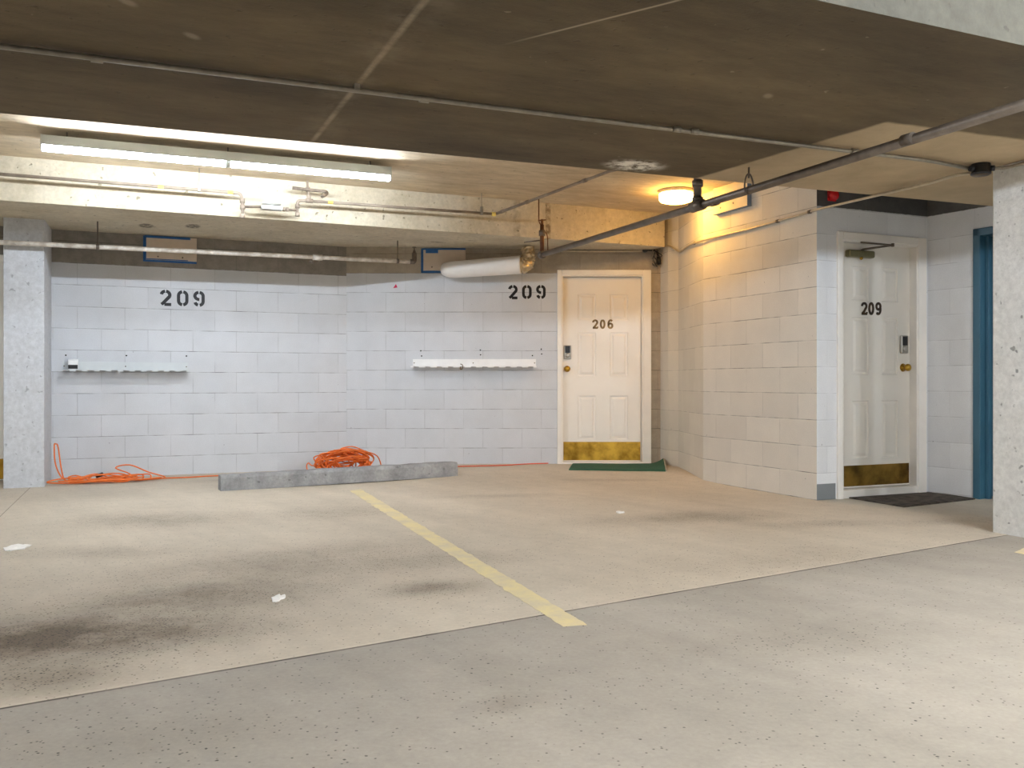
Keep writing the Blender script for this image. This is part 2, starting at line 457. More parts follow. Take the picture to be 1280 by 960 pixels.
M['sprink'] = plain('flaking_white_pipe_paint', (226, 220, 210), .6, .0, scale=15, dark=(182, 170, 156))
M['copper'] = plain('copper_tube', (118, 82, 56), .4, .7, dark=(96, 62, 44))
M['board'] = plain('bare_gypsum_board', (206, 190, 172), .9, var=.04)
M['board_lt'] = plain('cream_cover_board', (238, 224, 196), .8, var=.03)
M['tape'] = plain('blue_masking_tape', (44, 104, 168), .7, var=.15)
M['tape_dk'] = plain('slate_blue_edge', (120, 138, 164), .7, var=.1)
M['duct'] = plain('white_duct_wrap', (238, 234, 230), .5, var=.02)
M['foil'] = plain('crumpled_foil', (220, 200, 165), .28, .9, var=.1, scale=25, bump=.9, bscale=40)
M['stencil'] = plain('black_stencil_paint', (58, 60, 64), .8, var=.12, scale=40)
M['stencil2'] = plain('darker_stencil_paint', (30, 26, 26), .8, var=.2, scale=40)
M['rack_w'] = plain('white_rack_enamel', (240, 240, 240), .4, var=.02)
M['rack_g'] = plain('grey_rack_enamel', (206, 211, 213), .45, var=.02)
M['orange'] = plain('orange_cord_jacket', (242, 122, 46), .45, var=.1)
M['redcord'] = plain('red_orange_cord_jacket', (226, 92, 52), .5, var=.05)
M['curb'] = concrete('cast_wheel_stop_concrete', (176, 176, 177), (124, 125, 126), 5.0, .4, .6)
M['stripe'] = None
M['green'] = plain('green_ribbed_mat', (42, 92, 68), .85, var=.12, scale=30, bump=.5, bscale=160)
M['greyedge'] = plain('pale_mat_edge', (190, 180, 160), .8)
M['darkmat'] = plain('dark_coir_mat', (98, 88, 78), .95, scale=16, dark=(54, 48, 44), bump=.8, bscale=220)
M['blue'] = plain('teal_blue_enamel', (58, 100, 120), .35, var=.05, scale=4)
M['red'] = plain('red_alarm_enamel', (200, 26, 30), .25, var=.03)
M['paper'] = plain('crumpled_paper', (244, 242, 238), .8, var=.04)
M['hole'] = plain('drilled_hole', (26, 24, 24), .9)
M['greenmetal'] = plain('olive_closer_enamel', (132, 124, 88), .4, .5)
M['enamel'] = plain('strip_light_enamel', (176, 179, 174), .4, var=.02)
M['tube'] = glow('fluorescent_tube', (.82, .90, 1, 1), 55.0)
M['bulb'] = glow('warm_disc_diffuser', (1, .52, .10, 1), 17)
M['pink'] = plain('magenta_sticker', (206, 30, 84), .6, var=.05)
M['steel_lt'] = plain('pale_conduit', (206, 194, 172), .45, .35, var=.1, scale=20)
M['jbox'] = plain('dark_junction_box', (62, 64, 68), .4, .4)
def mat_stripe():
    s = NT('worn_yellow_line_paint')
    f = s.ramp(s.noise(6, 8, .75), .36, .58)
    col = s.mix(f, lin((204, 193, 168)), lin((222, 208, 158)))
    return s.done(col, .8)
M['stripe'] = mat_stripe()

# ------------------------------------------------------------------ floor
def build_floor():
    bm = MB(); n = 90
    x0, x1, y0, y1 = -9.5, 9.0, -6.0, 11.0
    vs = [[bm.bm.verts.new((x0+(x1-x0)*i/n, y0+(y1-y0)*j/n, floor_z(x0+(x1-x0)*i/n, y0+(y1-y0)*j/n))) for j in range(n+1)] for i in range(n+1)]
    for i in range(n):
        for j in range(n):
            f = bm.bm.faces.new((vs[i][j], vs[i+1][j], vs[i+1][j+1], vs[i][j+1])); f.smooth = True
    o = bm.build('floor', M['floor']); tag(o, 'stained concrete garage floor with a long control joint', 'floor', kind='structure')
build_floor()

# ------------------------------------------------------------------ walls
def wall(name, p0, p1, mat, label, holes=(), z0=-.12, z1=2.72, t=.16):
    d = (p1-p0); L = d.length; rz = math.atan2(d.y, d.x)
    mb = MB(); x = 0.0
    for (a, b, top) in sorted(holes):
        mb.box((x, 0, z0), (a, t, z1)); mb.box((a, 0, top), (b, t, z1)); x = b
    mb.box((x, 0, z0), (L, t, z1))
    bmesh.ops.remove_doubles(mb.bm, verts=mb.bm.verts[:], dist=1e-5)
    o = mb.build(name, mat)
    o.location = (p0.x, p0.y, 0); o.rotation_euler = (0, 0, rz)
    MW[o.name] = Matrix.Translation((p0.x, p0.y, 0)) @ Matrix.Rotation(rz, 4, 'Z')
    tag(o, label, 'wall', kind='structure')
    return o
LEFT_L = 9.0
L0 = A0 - U*LEFT_L
wl = wall('wall_left', L0, A0, M['wall_l'], 'long grey painted block wall behind the wheel stop', holes=((LEFT_L-3.90, LEFT_L-3.02, 2.0),))
# phase: joints of odd courses lie .086 m before the corner
def refit(mat, ph):
    for n_ in mat.node_tree.nodes:
        if n_.type == 'MATH' and n_.operation == 'ADD' and abs(n_.inputs[1].default_value-40.64) < .5 and not n_.inputs[1].is_linked:
            n_.inputs[1].default_value = 40.64-ph; return
refit(M['wall_l'], (LEFT_L-.086) % .4064)
DB = (.519, 1.372)                                   # door opening in the back wall, world X
wb = wall('wall_back', A0, A1, M['wall_b'], 'grey block wall with the cream door in it', holes=((DB[0]-A0.x, DB[1]-A0.x, 2.018),))
w1 = wall('wall_return', A1, B1, M['wall_rc'], 'narrow block return beside the cream door', t=.05)
w2 = wall('wall_chamfer', B1, C1, M['wall_rc'], 'narrow chamfered block strip in the corner', t=.05)
w3 = wall('wall_corner', C1, D1, M['wall_rc'], 'short cream block wall under the round lamp', t=.1)
w4 = wall('wall_right', D1, E1, M['wall_r'], 'cream block wall running out to the niche corner', t=.14)
w5 = wall('wall_niche', E1, F1, M['wall_n'], 'white block wall with the door in the niche', holes=((.245, 1.024, 2.0),))
FGd = (G1-F1).normalized()
G2 = F1 + FGd*1.40
w6 = wall('wall_side', F1, G2, M['wall_n2'], 'white block wall with the blue door frame', holes=((.386+.0, 1.30, 2.08),))
H1 = G2 + V*9.0
w7 = wall('wall_east', G2, H1, M['wall_x'], 'far block wall beyond the column')
I1 = H1 - U*15.0
w8 = wall('wall_south', H1, I1, M['wall_x'], 'far block wall behind the viewer')
w9 = wall('wall_west', I1, L0 + U*.01, M['wall_x'], 'far block wall closing the garage side')

# ------------------------------------------------------------------ ceiling, dropped band, beam
def far(p, d, k): return p + d*k
mb = MB().box((-9.5, -6, ZU), (9, 11, ZU+.14))
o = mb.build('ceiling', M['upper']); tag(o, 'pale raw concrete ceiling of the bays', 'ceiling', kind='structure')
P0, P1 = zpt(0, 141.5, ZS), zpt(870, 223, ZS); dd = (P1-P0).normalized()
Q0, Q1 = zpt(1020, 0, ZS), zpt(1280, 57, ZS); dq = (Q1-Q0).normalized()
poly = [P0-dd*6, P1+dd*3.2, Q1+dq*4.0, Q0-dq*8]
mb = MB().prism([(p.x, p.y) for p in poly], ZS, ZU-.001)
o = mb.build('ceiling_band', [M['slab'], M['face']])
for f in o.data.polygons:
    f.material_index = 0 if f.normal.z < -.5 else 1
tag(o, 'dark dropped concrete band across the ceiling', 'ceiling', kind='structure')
# beam: front face vertical, underside rising a little to the wall
bd = (FACE_R-FACE).normalized(); bn = Vector((-bd.y, bd.x, 0))
b0, b1 = FACE-bd*5.2, FACE_R+bd*.045
mb = MB(); W = 2.1
sec = [(0, ZB), (0, ZU-.001), (W, ZU-.001), (W, ZB+.06)]
va = [mb.bm.verts.new(Vector((b0.x, b0.y, z)) + bn*w) for w, z in sec]
vb = [mb.bm.verts.new(Vector((b1.x, b1.y, z)) + bn*w) for w, z in sec]
mb.bm.faces.new(va); mb.bm.faces.new(vb[::-1])
for i in range(4): mb.bm.faces.new((va[i], vb[i], vb[(i+1)%4], va[(i+1)%4]))
o = mb.build('ceiling_beam', M['beam']); tag(o, 'cream concrete beam over the block walls', 'beam', kind='structure')

# pillars
Qc = Vector((-4.02, 7.495, 0))
mb = MB().prism([tuple((Qc-U*.308).xy), tuple(Qc.xy), tuple((Qc-V*.70).xy), tuple((Qc-U*.308-V*.70).xy)], -.1, ZB+.045)
o = mb.build('pillar', M['pillar'], bevel=.008); tag(o, 'grey painted concrete pillar standing against the long wall', 'pillar', kind='structure')
K = zpt(1240, 665, 0.0)
mb = MB().prism([tuple(K.xy), tuple((K+V*.62).xy), tuple((K+V*.62+U*.36).xy), tuple((K+U*.36).xy)], -.1, ZS+.01)
o = mb.build('column', M['column'], bevel=.012); tag(o, 'pitted white concrete column in front of the niche', 'column', kind='structure')

# ------------------------------------------------------------------ lettering
def arc(cx, cy, rx, ry, a0, a1, n=10):
    return [(cx+rx*math.cos(math.radians(a0+(a1-a0)*i/n)), cy+ry*math.sin(math.radians(a0+(a1-a0)*i/n))) for i in range(n+1)]
W_ = .36
STENCIL = {
 '2': [arc(.34, .67, .24, .23, 172, 97, 6), arc(.34, .67, .24, .23, 83, -25, 9) + [(.20, .17), (.10, .09)], [(.27, .09), (.66, .09)]],
 '0': [arc(.34, .66, .24, .24, 98, 180, 6) + arc(.34, .34, .24, .24, 180, 262, 6), arc(.34, .66, .24, .24, 82, 0, 6) + arc(.34, .34, .24, .24, 0, -82, 6)],
 '9': [arc(.34, .68, .24, .22, 98, 275, 10), arc(.34, .68, .24, .22, 82, 0, 6) + arc(.34, .34, .24, .24, 0, -80, 6), arc(.34, .34, .24, .24, 255, 195, 5)],
}
SERIF = {
 '2': [arc(.34, .70, .22, .21, 185, -30, 14) + [(.34, .30), (.14, .10)], [(.08, .10), (.58, .10), (.60, .24)]],
 '0': [arc(.34, .5, .20, .41, 90, 450, 24)],
 '9': [arc(.34, .67, .21, .24, -10, 350, 18), [(.55, .70)] + arc(.31, .44, .24, .36, 20, -95, 10) + [(.14, .16)]],
 '6': [arc(.34, .33, .21, .24, 170, 530, 18), [(.13, .30)] + arc(.37, .56, .24, .36, 200, 85, 10) + [(.54, .84)]],
}
def digit(name, ch, font, M3, h, w, mat, parent, t):
    mb = MB()
    Mg = M3 @ Matrix.Diagonal((h, 1, h, 1))
    for st in font[ch]: mb.stroke(st, w, Mg, t)
    return mb.build(name, mat, parent)
def wall_number(label, wmat, xs, z, h, mat):
    r = empty('stencilled_number', wmat @ Vector((xs[0], 0, z)))
    tag(r, label, 'painted number', None)
    for ch, x in zip('209', xs):
        digit('digit', ch, STENCIL, wmat @ Matrix.Translation((x, -.0005, z)), h, .19, mat, r, .0012)
    return r
def on_wall(wo, px, py):
    """image point -> (x along the wall, z) on the wall's plane"""
    Mw = MW[wo.name]; n = (Mw.to_3x3() @ Vector((0, 1, 0)))
    p = plpt(px, py, Mw.translation, n)
    q = Mw.inverted() @ p
    return q.x, q.z
xs = [on_wall(wl, x, 383)[0] for x in (199.5, 221, 241.5)]
z = on_wall(wl, 228, 383)[1]
wall_number('large black stencilled house number high on the long grey wall above the grey rack', MW['wall_left'], xs, z, .158, M['stencil'])
xs = [on_wall(wb, x, 374)[0] for x in (635, 652.5, 670)]
z = on_wall(wb, 655, 374)[1]
wall_number('large black stencilled house number beside the cream door above the white rack', MW['wall_back'], xs, z, .15, M['stencil2'])

# ------------------------------------------------------------------ doors
def door_leaf(w, h, zb, y, panels, name, mat, parent, t=.04):
    """six-panel leaf: x 0..w, z zb..zb+h, face at y; panels (x0,x1,z0,z1)"""
    mb = MB(); bm = mb.bm
    xs_ = sorted(set([0, w] + [p for a in panels for p in a[:2]])); zs_ = sorted(set([zb, zb+h] + [p for a in panels for p in a[2:]]))
    def quad(a, b, c, d): bm.faces.new([bm.verts.new(v) for v in (a, b, c, d)])
    for i in range(len(xs_)-1):
        for j in range(len(zs_)-1):
            a, b, c, d = xs_[i], xs_[i+1], zs_[j], zs_[j+1]
            pn = any(abs(p[0]-a) < 1e-6 and abs(p[1]-b) < 1e-6 and p[2] <= c+1e-6 and p[3] >= d-1e-6 for p in panels)
            if not pn:
                quad((a, y, c), (b, y, c), (b, y, d), (a, y, d))
    for (a, b, c, d) in panels:
        rings = [(0, 0), (.006, .009), (.020, .009), (.040, .001)]
        vs = []
        for ins, dep in rings:
            vs.append([(a+ins, y+dep, c+ins), (b-ins, y+dep, c+ins), (b-ins, y+dep, d-ins), (a+ins, y+dep, d-ins)])
        for r0, r1 in zip(vs, vs[1:]):
            for k in range(4):
                quad(r0[k], r0[(k+1)%4], r1[(k+1)%4], r1[k])
        quad(*vs[-1])
    quad((0, y+t, zb), (w, y+t, zb), (w, y+t, zb+h), (0, y+t, zb+h))
    quad((0, y, zb), (0, y+t, zb), (0, y+t, zb+h), (0, y, zb+h)); quad((w, y, zb), (w, y+t, zb), (w, y+t, zb+h), (w, y, zb+h))
    quad((0, y, zb), (w, y, zb), (w, y+t, zb), (0, y+t, zb)); quad((0, y, zb+h), (w, y, zb+h), (w, y+t, zb+h), (0, y+t, zb+h))
    bmesh.ops.remove_doubles(bm, verts=bm.verts[:], dist=1e-5)
    return mb.build(name, mat, parent, world=False)
def frame(x0, x1, top, tl, tr, tt, zb, proud, depth, name, mat, parent, stop=.035):
    """casing on the wall face, jambs through the opening, door stop"""
    mb = MB()
    mb.box((x0-tl, -proud, zb), (x0, .01, top+tt)); mb.box((x1, -proud, zb), (x1+tr, .01, top+tt)); mb.box((x0, -proud, top), (x1, .01, top+tt))
    mb.box((x0-.004, -proud*.6, zb), (x0+.012, depth, top)); mb.box((x1-.012, -proud*.6, zb), (x1+.004, depth, top)); mb.box((x0, -proud*.6, top-.012), (x1, depth, top+.004))
    return mb.build(name, mat, parent, world=False, bevel=.006)
def knob(x, z, y, parent, mat=None, r=.03):
    mb = MB().lathe((x, y, z), (0, -1, 0), [(.033, 0), (.033, .004), (.013, .010), (.012, .030), (r*.8, .036), (r, .048), (r*.93, .060), (r*.5, .068), (0, .070)], 18)
    return mb.build('door_knob', mat or M['brass'], parent, world=False)
def keypad(x, z, y, parent, w=.078, h=.145):
    mb = MB().box((x-w/2, y-.022, z-h/2), (x+w/2, y, z+h/2)); lk = mb.build('keypad_lock', M['satin'], parent, world=False, bevel=.008)
    lk['label'] = 'satin keypad deadbolt'
    MB().box((x-w*.34, y-.0245, z-h*.06), (x+w*.34, y-.021, z+h*.45)).build('keypad_screen', M['black'], lk, world=False, bevel=.003)
    MB().lathe((x, y-.020, z-h*.24), (0, -1, 0), [(.026, 0), (.026, .006), (.018, .012), (.008, .013), (0, .013)], 18).build('key_cylinder', M['satin'], lk, world=False)
    return lk
def six(w, h, zb, k=1.0):
    """panel layout read off the cream door"""
    xa = (.205*w, .425*w); xb = (.60*w, .82*w)
    za = (.118, .356); zm = (.463, .70); zt = (.768, .908)
    return [(x[0], x[1], zb+h*q[0], zb+h*q[1]) for q in (za, zm, zt) for x in (xa, xb)]

# door 1: cream door in the back wall
r = empty('door_1', (DB[0], 9.12, 0)); tag(r, 'cream six-panel door with brass kick plate behind the green mat', 'door', kind='structure')
w = DB[1]-DB[0]; fz = .05
frame(0, w, 2.018, .047, .082, .055, fz-.06, .018, .12, 'door_frame', M['trim'], r)
lf = door_leaf(w-.028, 1.935, .068, .055, [(a-.014, b-.014, c, d) for (a, b, c, d) in six(w, 1.935, .068)], 'door_leaf', M['door'], r)
lf.location.x = .014
MB().box((0, -.02, .02), (w, .1, .066)).build('threshold', M['trim'], r, world=False, bevel=.006)
MB().box((.022, .052, .078), (w-.022, .056, .272)).build('kick_plate', M['brass'], r, world=False, bevel=.001)['label'] = 'dull brass kick plate'
kx = (709-640)/119.5*1.006-DB[0]
knob(kx, 1.040, .055, r); keypad(kx+.003, 1.215, .055, r)
Mr = MW[r.name]
for ch, px in zip('206', (740, 749.3, 759)):
    x = (px-640)*(9.175)/F-DB[0]
    digit('numeral', ch, SERIF, Mr @ Matrix.Translation((x, .0545, 1.461)), .098, .20, M['numeral'], r, .004)['label'] = 'bronze numeral'

# door 2: in the niche
r = empty('door_2', (E1.x, E1.y, 0), TH); tag(r, 'six-panel door with closer set in the niche behind the dark mat', 'door', kind='structure')
a, b = .245, 1.024; w = b-a
frame(a, b, 2.0, .052, .09, .062, -.02, .02, .12, 'door_frame', M['trim'], r)
lf = door_leaf(w-.028, 1.92, .07, .06, [(p-.014, q-.014, c, d) for (p, q, c, d) in six(w, 1.92, .07)], 'door_leaf', M['door2'], r)
lf.location.x = a+.014
MB().box((a, -.015, .0), (b, .1, .066)).build('threshold', M['trim'], r, world=False, bevel=.006)
MB().box((a+.022, .057, .082), (b-.022, .061, .245)).build('kick_plate', M['brass_dk'], r, world=False, bevel=.001)['label'] = 'tarnished brass kick plate'
knob(b-.085, 1.018, .06, r); keypad(b-.085, 1.205, .06, r)
Mr = MW[r.name]
nrm = Mr.to_3x3() @ Vector((0, 1, 0))
def on_leaf(px, py): return Mr.inverted() @ plpt(px, py, Mr @ Vector((0, .06, 0)), nrm)
for ch, px in zip('209', (1075.8, 1084.6, 1093.6)):
    q = on_leaf(px, 393)
    digit('numeral', ch, SERIF, Mr @ Matrix.Translation((q.x, .0595, q.z-.004)), .102, .19, M['numeral_dk'], r, .004)['label'] = 'dark bronze numeral'
# closer: body on the leaf, two-piece arm to the frame head
q0, q1 = on_leaf(1055.7, 317), on_leaf(1087.7, 316)
cl = MB().box((q0.x, .005, q0.z-.028), (q1.x, .06, q0.z+.028)).build('door_closer', M['greenmetal'], r, world=False, bevel=.012)
MB().lathe(((q0.x+q1.x)/2, .02, q0.z-.026), (0, 0, -1), [(.012, 0), (.014, .012), (.006, .02), (0, .022)], 12).build('adjusting_nut', M['brass'], cl, world=False)
e1 = Vector(((q0.x+q1.x)/2+.01, .02, q0.z+.035)); e2 = Mr.inverted() @ plpt(1116, 306.5, Mr @ Vector((0, -.09, 0)), nrm); e3 = Mr.inverted() @ plpt(1076, 303, Mr @ Vector((0, -.02, 0)), nrm)
MB().tube([e1+Vector((0,0,-.02)), e1], .012, 8).tube([e1, e2], .008, 8).tube([e2, e3], .007, 8).tube([e2+Vector((0,0,-.012)), e2+Vector((0,0,.014))], .012, 8).build('closer_arm', M['steel_dk'], cl, world=False)

# door 3: blue
rz = math.atan2(FGd.y, FGd.x)
r = empty('door_3', (F1.x, F1.y, 0), rz); tag(r, 'teal blue metal door frame half hidden by the white column', 'door', kind='structure')
a, b = .386, 1.30
frame(a, b, 2.08, -.0, .05, .002, -.02, .012, .14, 'door_frame', M['blue'], r)
mb = MB().box((a, -.014, -.02), (a+.055, .0, 2.08)).box((a, -.014, 2.025), (b, .0, 2.08)).box((a, .0, -.02), (a+.055, .14, 2.03)).box((a+.055, .055, -.02), (a+.085, .10, 2.03))
mb.box((a, 0, 2.025), (b, .14, 2.078))
mb.build('frame_stop', M['blue'], r, world=False, bevel=.004)
door_leaf(b-a-.08, 2.0, .02, .085, [(.12, .62, .25, .9), (.12, .62, 1.05, 1.8)], 'door_leaf', M['blue'], r).location.x = a+.065

# door 4: beyond the pillar
r = empty('door_4', tuple(L0), TH); tag(r, 'cream door edge with brass kick plate behind the grey pillar', 'door', kind='structure')
a, b = LEFT_L-3.90, LEFT_L-3.02
frame(a, b, 2.0, .05, .05, .055, -.02, .012, .12, 'door_frame', M['trim'], r)
door_leaf(b-a-.03, 1.98, .01, .012, six(b-a-.03, 1.98, .01), 'door_leaf', M['door'], r).location.x = a+.015
MB().box((a+.03, .008, .02), (b-.02, .0125, .205)).build('kick_plate', M['brass'], r, world=False)

# ------------------------------------------------------------------ strip light
def strip_section(z): pass
TL, TR = zpt(52, 185.5, 2.478), zpt(487.5, 223.8, 2.478)
def strip_light():
    d = (TR-TL); L = d.length; rz = math.atan2(d.y, d.x)
    r = empty('strip_light', (TL.x, TL.y, TL.z), rz)
    tag(r, 'long white two-tube fluorescent strip light under the ceiling before the beam', 'strip light')
    mb = MB()     # enamelled channel with a sloping back reflector
    sec = [(-.030, .088), (-.031, .022), (.03, .022), (.165, .078), (.165, .088)]
    mb.extrude([(0, y, z) for y, z in sec], (L, 0, 0))
    hs = mb.build('channel', M['enamel'], r, world=False)
    for x in (.15, L/2, L-.15): MB().tube([(x, .03, .06), (x, .03, ZU-TL.z)], .005, 8).build('ceiling_rod', M['steel_dk'], r, world=False)
    for x in (0, L): MB().extrude([(x-.004, -.033, -.014), (x-.004, .025, -.014), (x-.004, .04, .03), (x-.004, .166, .08), (x-.004, .166, .089), (x-.004, -.033, .089)], (.008, 0, 0)).build('end_cap', M['enamel'], r, world=False)
    MB().box((L/2-.018, -.022, -.018), (L/2+.018, .022, .03)).build('lamp_holder', M['enamel'], r, world=False, bevel=.004)
    for (a, b) in ((.008, L/2-.02), (L/2+.02, L-.008)):
        MB().tube([(a, -.004, 0), (b, -.004, 0)], .0185, 14).build('tube', M['tube'], r, world=False)['label'] = 'glowing fluorescent tube'
    return r
strip_light()

# ------------------------------------------------------------------ round lamp
lc = zpt(845, 238.5, ZU-.004); lc.z = ZU
r = empty('ceiling_lamp', lc); tag(r, 'round glowing yellow lamp on the ceiling by the cream wall', 'ceiling lamp')
MB().lathe(lc, (0, 0, -1), [(.150, 0), (.156, .006), (.156, .026), (.150, .030)], 32).build('lamp_base', plain('lamp_base_enamel', (214, 206, 188), .4, var=.02), r)
MB().lathe(lc, (0, 0, -1), [(.143, .028), (.150, .040), (.150, .078), (.140, .096), (.10, .108), (0, .112)], 32).build('lamp_diffuser', M['bulb'], r)

# ------------------------------------------------------------------ conduits
def straps(path_pts, k, rad, mat, parent):
    for (p, d) in path_pts:
        MB().tube([p-d*.012, p+d*.012], rad*1.45, 10).build('coupling', mat, parent)
zc = ZS-.022
ca, cbp = zpt(-140, 40.5, zc), zpt(1075, 190.5, zc)
cc = zpt(1160, 200.5, zc); cd = zpt(1214, 211, zc)
ca.z = cbp.z = zc
r = empty('conduit', ca); tag(r, 'thin steel conduit running along the dark ceiling band to the round junction box', 'conduit')
MB().tube(bend_path([ca, cbp, cc, cd], .12, 5), .0115, 10).build('pipe_run', M['steel'], r)
def on_run(x, y): return zpt(x, y, zc)
dcon = (cbp-ca).normalized()
for x, y in ((121, 73.5), (530, 124), (846, 161.5), (868, 164.3), (1068, 189.3)):
    p = on_run(x, y); MB().tube([p-dcon*.022, p+dcon*.022], .0155, 10).build('coupling', M['steel'], r)
for x, y in ((445, 113.5),):
    p = on_run(x, y); MB().box((-.012, -.03, -.0), (.012, .03, .024), Matrix.Translation(p) @ Matrix.Rotation(TH, 4, 'Z')).build('strap', M['steel'], r)
# round junction box
jb = zpt(1226, 211.5, ZS-.03)
r = empty('junction_box', (jb.x, jb.y, ZS)); tag(r, 'dark round junction box under the ceiling beside the white column', 'junction box')
MB().lathe((jb.x, jb.y, ZS), (0, 0, -1), [(.052, 0), (.052, .050), (.056, .052), (.056, .060), (.05, .064), (0, .064)], 24).build('box_body', M['jbox'], r)
MB().lathe((jb.x, jb.y, ZS-.064), (0, 0, -1), [(.046, 0), (.046, .003), (0, .004)], 24).build('box_cover', M['steel_dk'], r)
MB().tube([(jb.x-.05, jb.y-.01, ZS-.03), (jb.x-.072, jb.y-.016, ZS-.03)], .017, 10).build('hub', M['jbox'], r)
MB().tube([(jb.x+.045, jb.y-.02, ZS-.03), (jb.x+.066, jb.y-.028, ZS-.03)], .017, 10).build('hub', M['jbox'], r)
# short conduit over the column top
r0 = zpt(1235, 211, ZS-.03); r1 = zpt(1262, 206.5, ZS-.016) ; r2 = zpt(1330, 198, ZS-.016)
Kn = -U
c0 = Vector((jb.x+.066, jb.y-.028, ZS-.03))
c1 = K + V*.10 - U*.014; c1.z = ZS-.022; c2 = K + V*.55 - U*.014; c2.z = ZS-.022
o = MB().tube(bend_path([c0, c1, c2], .06, 4), .0095, 10).build('conduit', M['steel'], origin=c0)
tag(o, 'short bright conduit from the junction box over the white column face', 'conduit')
# conduit down to the cream wall and on to the back corner
def near_wall(wo, px, py, off):
    Mw = MW[wo.name]; n = Mw.to_3x3() @ Vector((0, 1, 0))
    return plpt(px, py, Mw.translation - n*off, n)
pts = [zpt(1213, 216.5, ZS-.034), zpt(1192, 219.5, ZS-.032), zpt(1166, 228, ZS-.030), zpt(1138, 234.5, ZS-.030),
       plpt(1021, 262, E1 - U*.012 + V*.012, (E1-Vector((0,0,0))).normalized())]
pts += [near_wall(w4, 1000, 268.5, .012), near_wall(w4, 940, 285.5, .012), near_wall(w4, 886, 298.5, .014), near_wall(w4, 880.5, 300, .019), near_wall(w3, 877, 301, .019), near_wall(w3, 862, 306, .014), near_wall(w3, 849.5, 315.3, .014),
        near_wall(w2, 836.5, 307.5, .014), near_wall(w1, 827.5, 307.5, .02), ypt(813, 309.5, 9.075), ypt(800, 314.2, 9.10), ypt(730, 314.0, 9.10), ypt(689, 313.6, 9.10)]
r = empty('conduit', pts[0]); tag(r, 'bent conduit from the junction box across the cream block wall to the corner', 'conduit')
MB().tube(bend_path(pts, .03, 3), .0095, 8).build('pipe_run', M['steel_lt'], r)
for (x, y, wo) in ((1012, 264.8, w4), (972, 276.5, w4), (868, 304, w3)):
    p = near_wall(wo, x, y, .010); d = MW[wo.name].to_3x3() @ Vector((1, 0, 0))
    MB().tube([p-d*.014, p+d*.014], .014, 10).build('strap', M['steel_dk'], r)
# conduit from beam up across ceiling (hidden behind the band at its end)
nb = bn
def beam_pt(px, py, off): return plpt(px, py, FACE - nb*off, nb)
g0 = beam_pt(620.5, 267, .165); g1 = zpt(762, 214, ZU-.03); g2 = g1 + (g1-g0).normalized()*.5; g2.z = ZU-.028
# ------------------------------------------------------------------ gas line on the beam face
OFF = .165
bp = lambda x, y, off=OFF: beam_pt(x, y, off)
r = empty('gas_pipe', bp(150, 229)); tag(r, 'gas pipe with regulator on the cream beam below the strip light', 'gas pipe')
a = bp(-60, 212.8); b = bp(301, 241.5)
MB().tube(bend_path([a, b, bp(303, 252)], .035, 5), .012, 10).build('pipe_run', M['gas'], r)
MB().tube([bp(303, 250), bp(303.3, 271.5)], .0135, 10).build('drip_leg', M['gas'], r)
for (x, y) in ((303, 251), (303.2, 259), (303.3, 270)):
    p = bp(x, y); MB().tube([p-Vector((0,0,.018)), p+Vector((0,0,.018))], .021, 10).build('fitting', M['gas'], r)
MB().tube([bp(304, 258.3), bp(329, 258.6)], .011, 10).build('nipple', M['gas_dk'], r)
MB().tube([g0, g1, g2], .0125, 10).build('ceiling_run', M['gas'], r)
for t in (.06, .80, .3):
    p = g0.lerp(g1, t); d = (g1-g0).normalized(); MB().tube([p-d*.02, p+d*.02], .017, 10).build('coupling', M['gas'], r)
# regulator
rc = bp(339.5, 260); 
rg = MB().box((-.085, -.035, -.018), (.085, .035, .016), Matrix.Translation(rc) @ Matrix.Rotation(TH, 4, 'Z')).build('regulator', M['meter'], r, bevel=.008)
MB().lathe(rc+Vector((0,0,.014)), (0,0,1), [(.03, 0), (.03, .01), (.075, .016), (.078, .026), (.070, .034), (.03, .044), (.021, .05), (.021, .095), (.014, .10), (0, .10)], 22).build('regulator_dome', M['meter'], rg)
MB().tube([bp(352, 261.2), bp(371, 263)], .010, 10).build('nipple', M['gas_dk'], r)
for x in (355, 359): 
    p = bp(x, 261.8); d = bd; MB().tube([p-d*.010, p+d*.010], .018, 8).build('union_nut', M['gas'], r)
MB().tube(bend_path([bp(371.8, 269), bp(371.8, 250.2), bp(384, 251)], .03, 5), .012, 10).build('elbow_pipe', M['gas'], r)
for (x, y) in ((371.8, 268), (371.8, 258)): 
    p = bp(x, y); MB().tube([p-Vector((0,0,.016)), p+Vector((0,0,.016))], .019, 10).build('fitting', M['gas'], r)
MB().tube([bp(382, 250.8), bp(617, 267.6)], .012, 10).build('pipe_run', M['gas'], r)
p = bp(386.5, 251); MB().tube([p-bd*.03, p+bd*.03], .019, 10).build('tee', M['gas'], r)
MB().tube([bp(386, 250), bp(384, 226)], .011, 10).build('riser', M['gas'], r)
for (x, y) in ((386, 247), (385, 237)):
    p = bp(x, y); MB().tube([p-Vector((0,0,.02)), p+Vector((0,0,.02))], .018, 10).build('fitting', M['gas'], r)
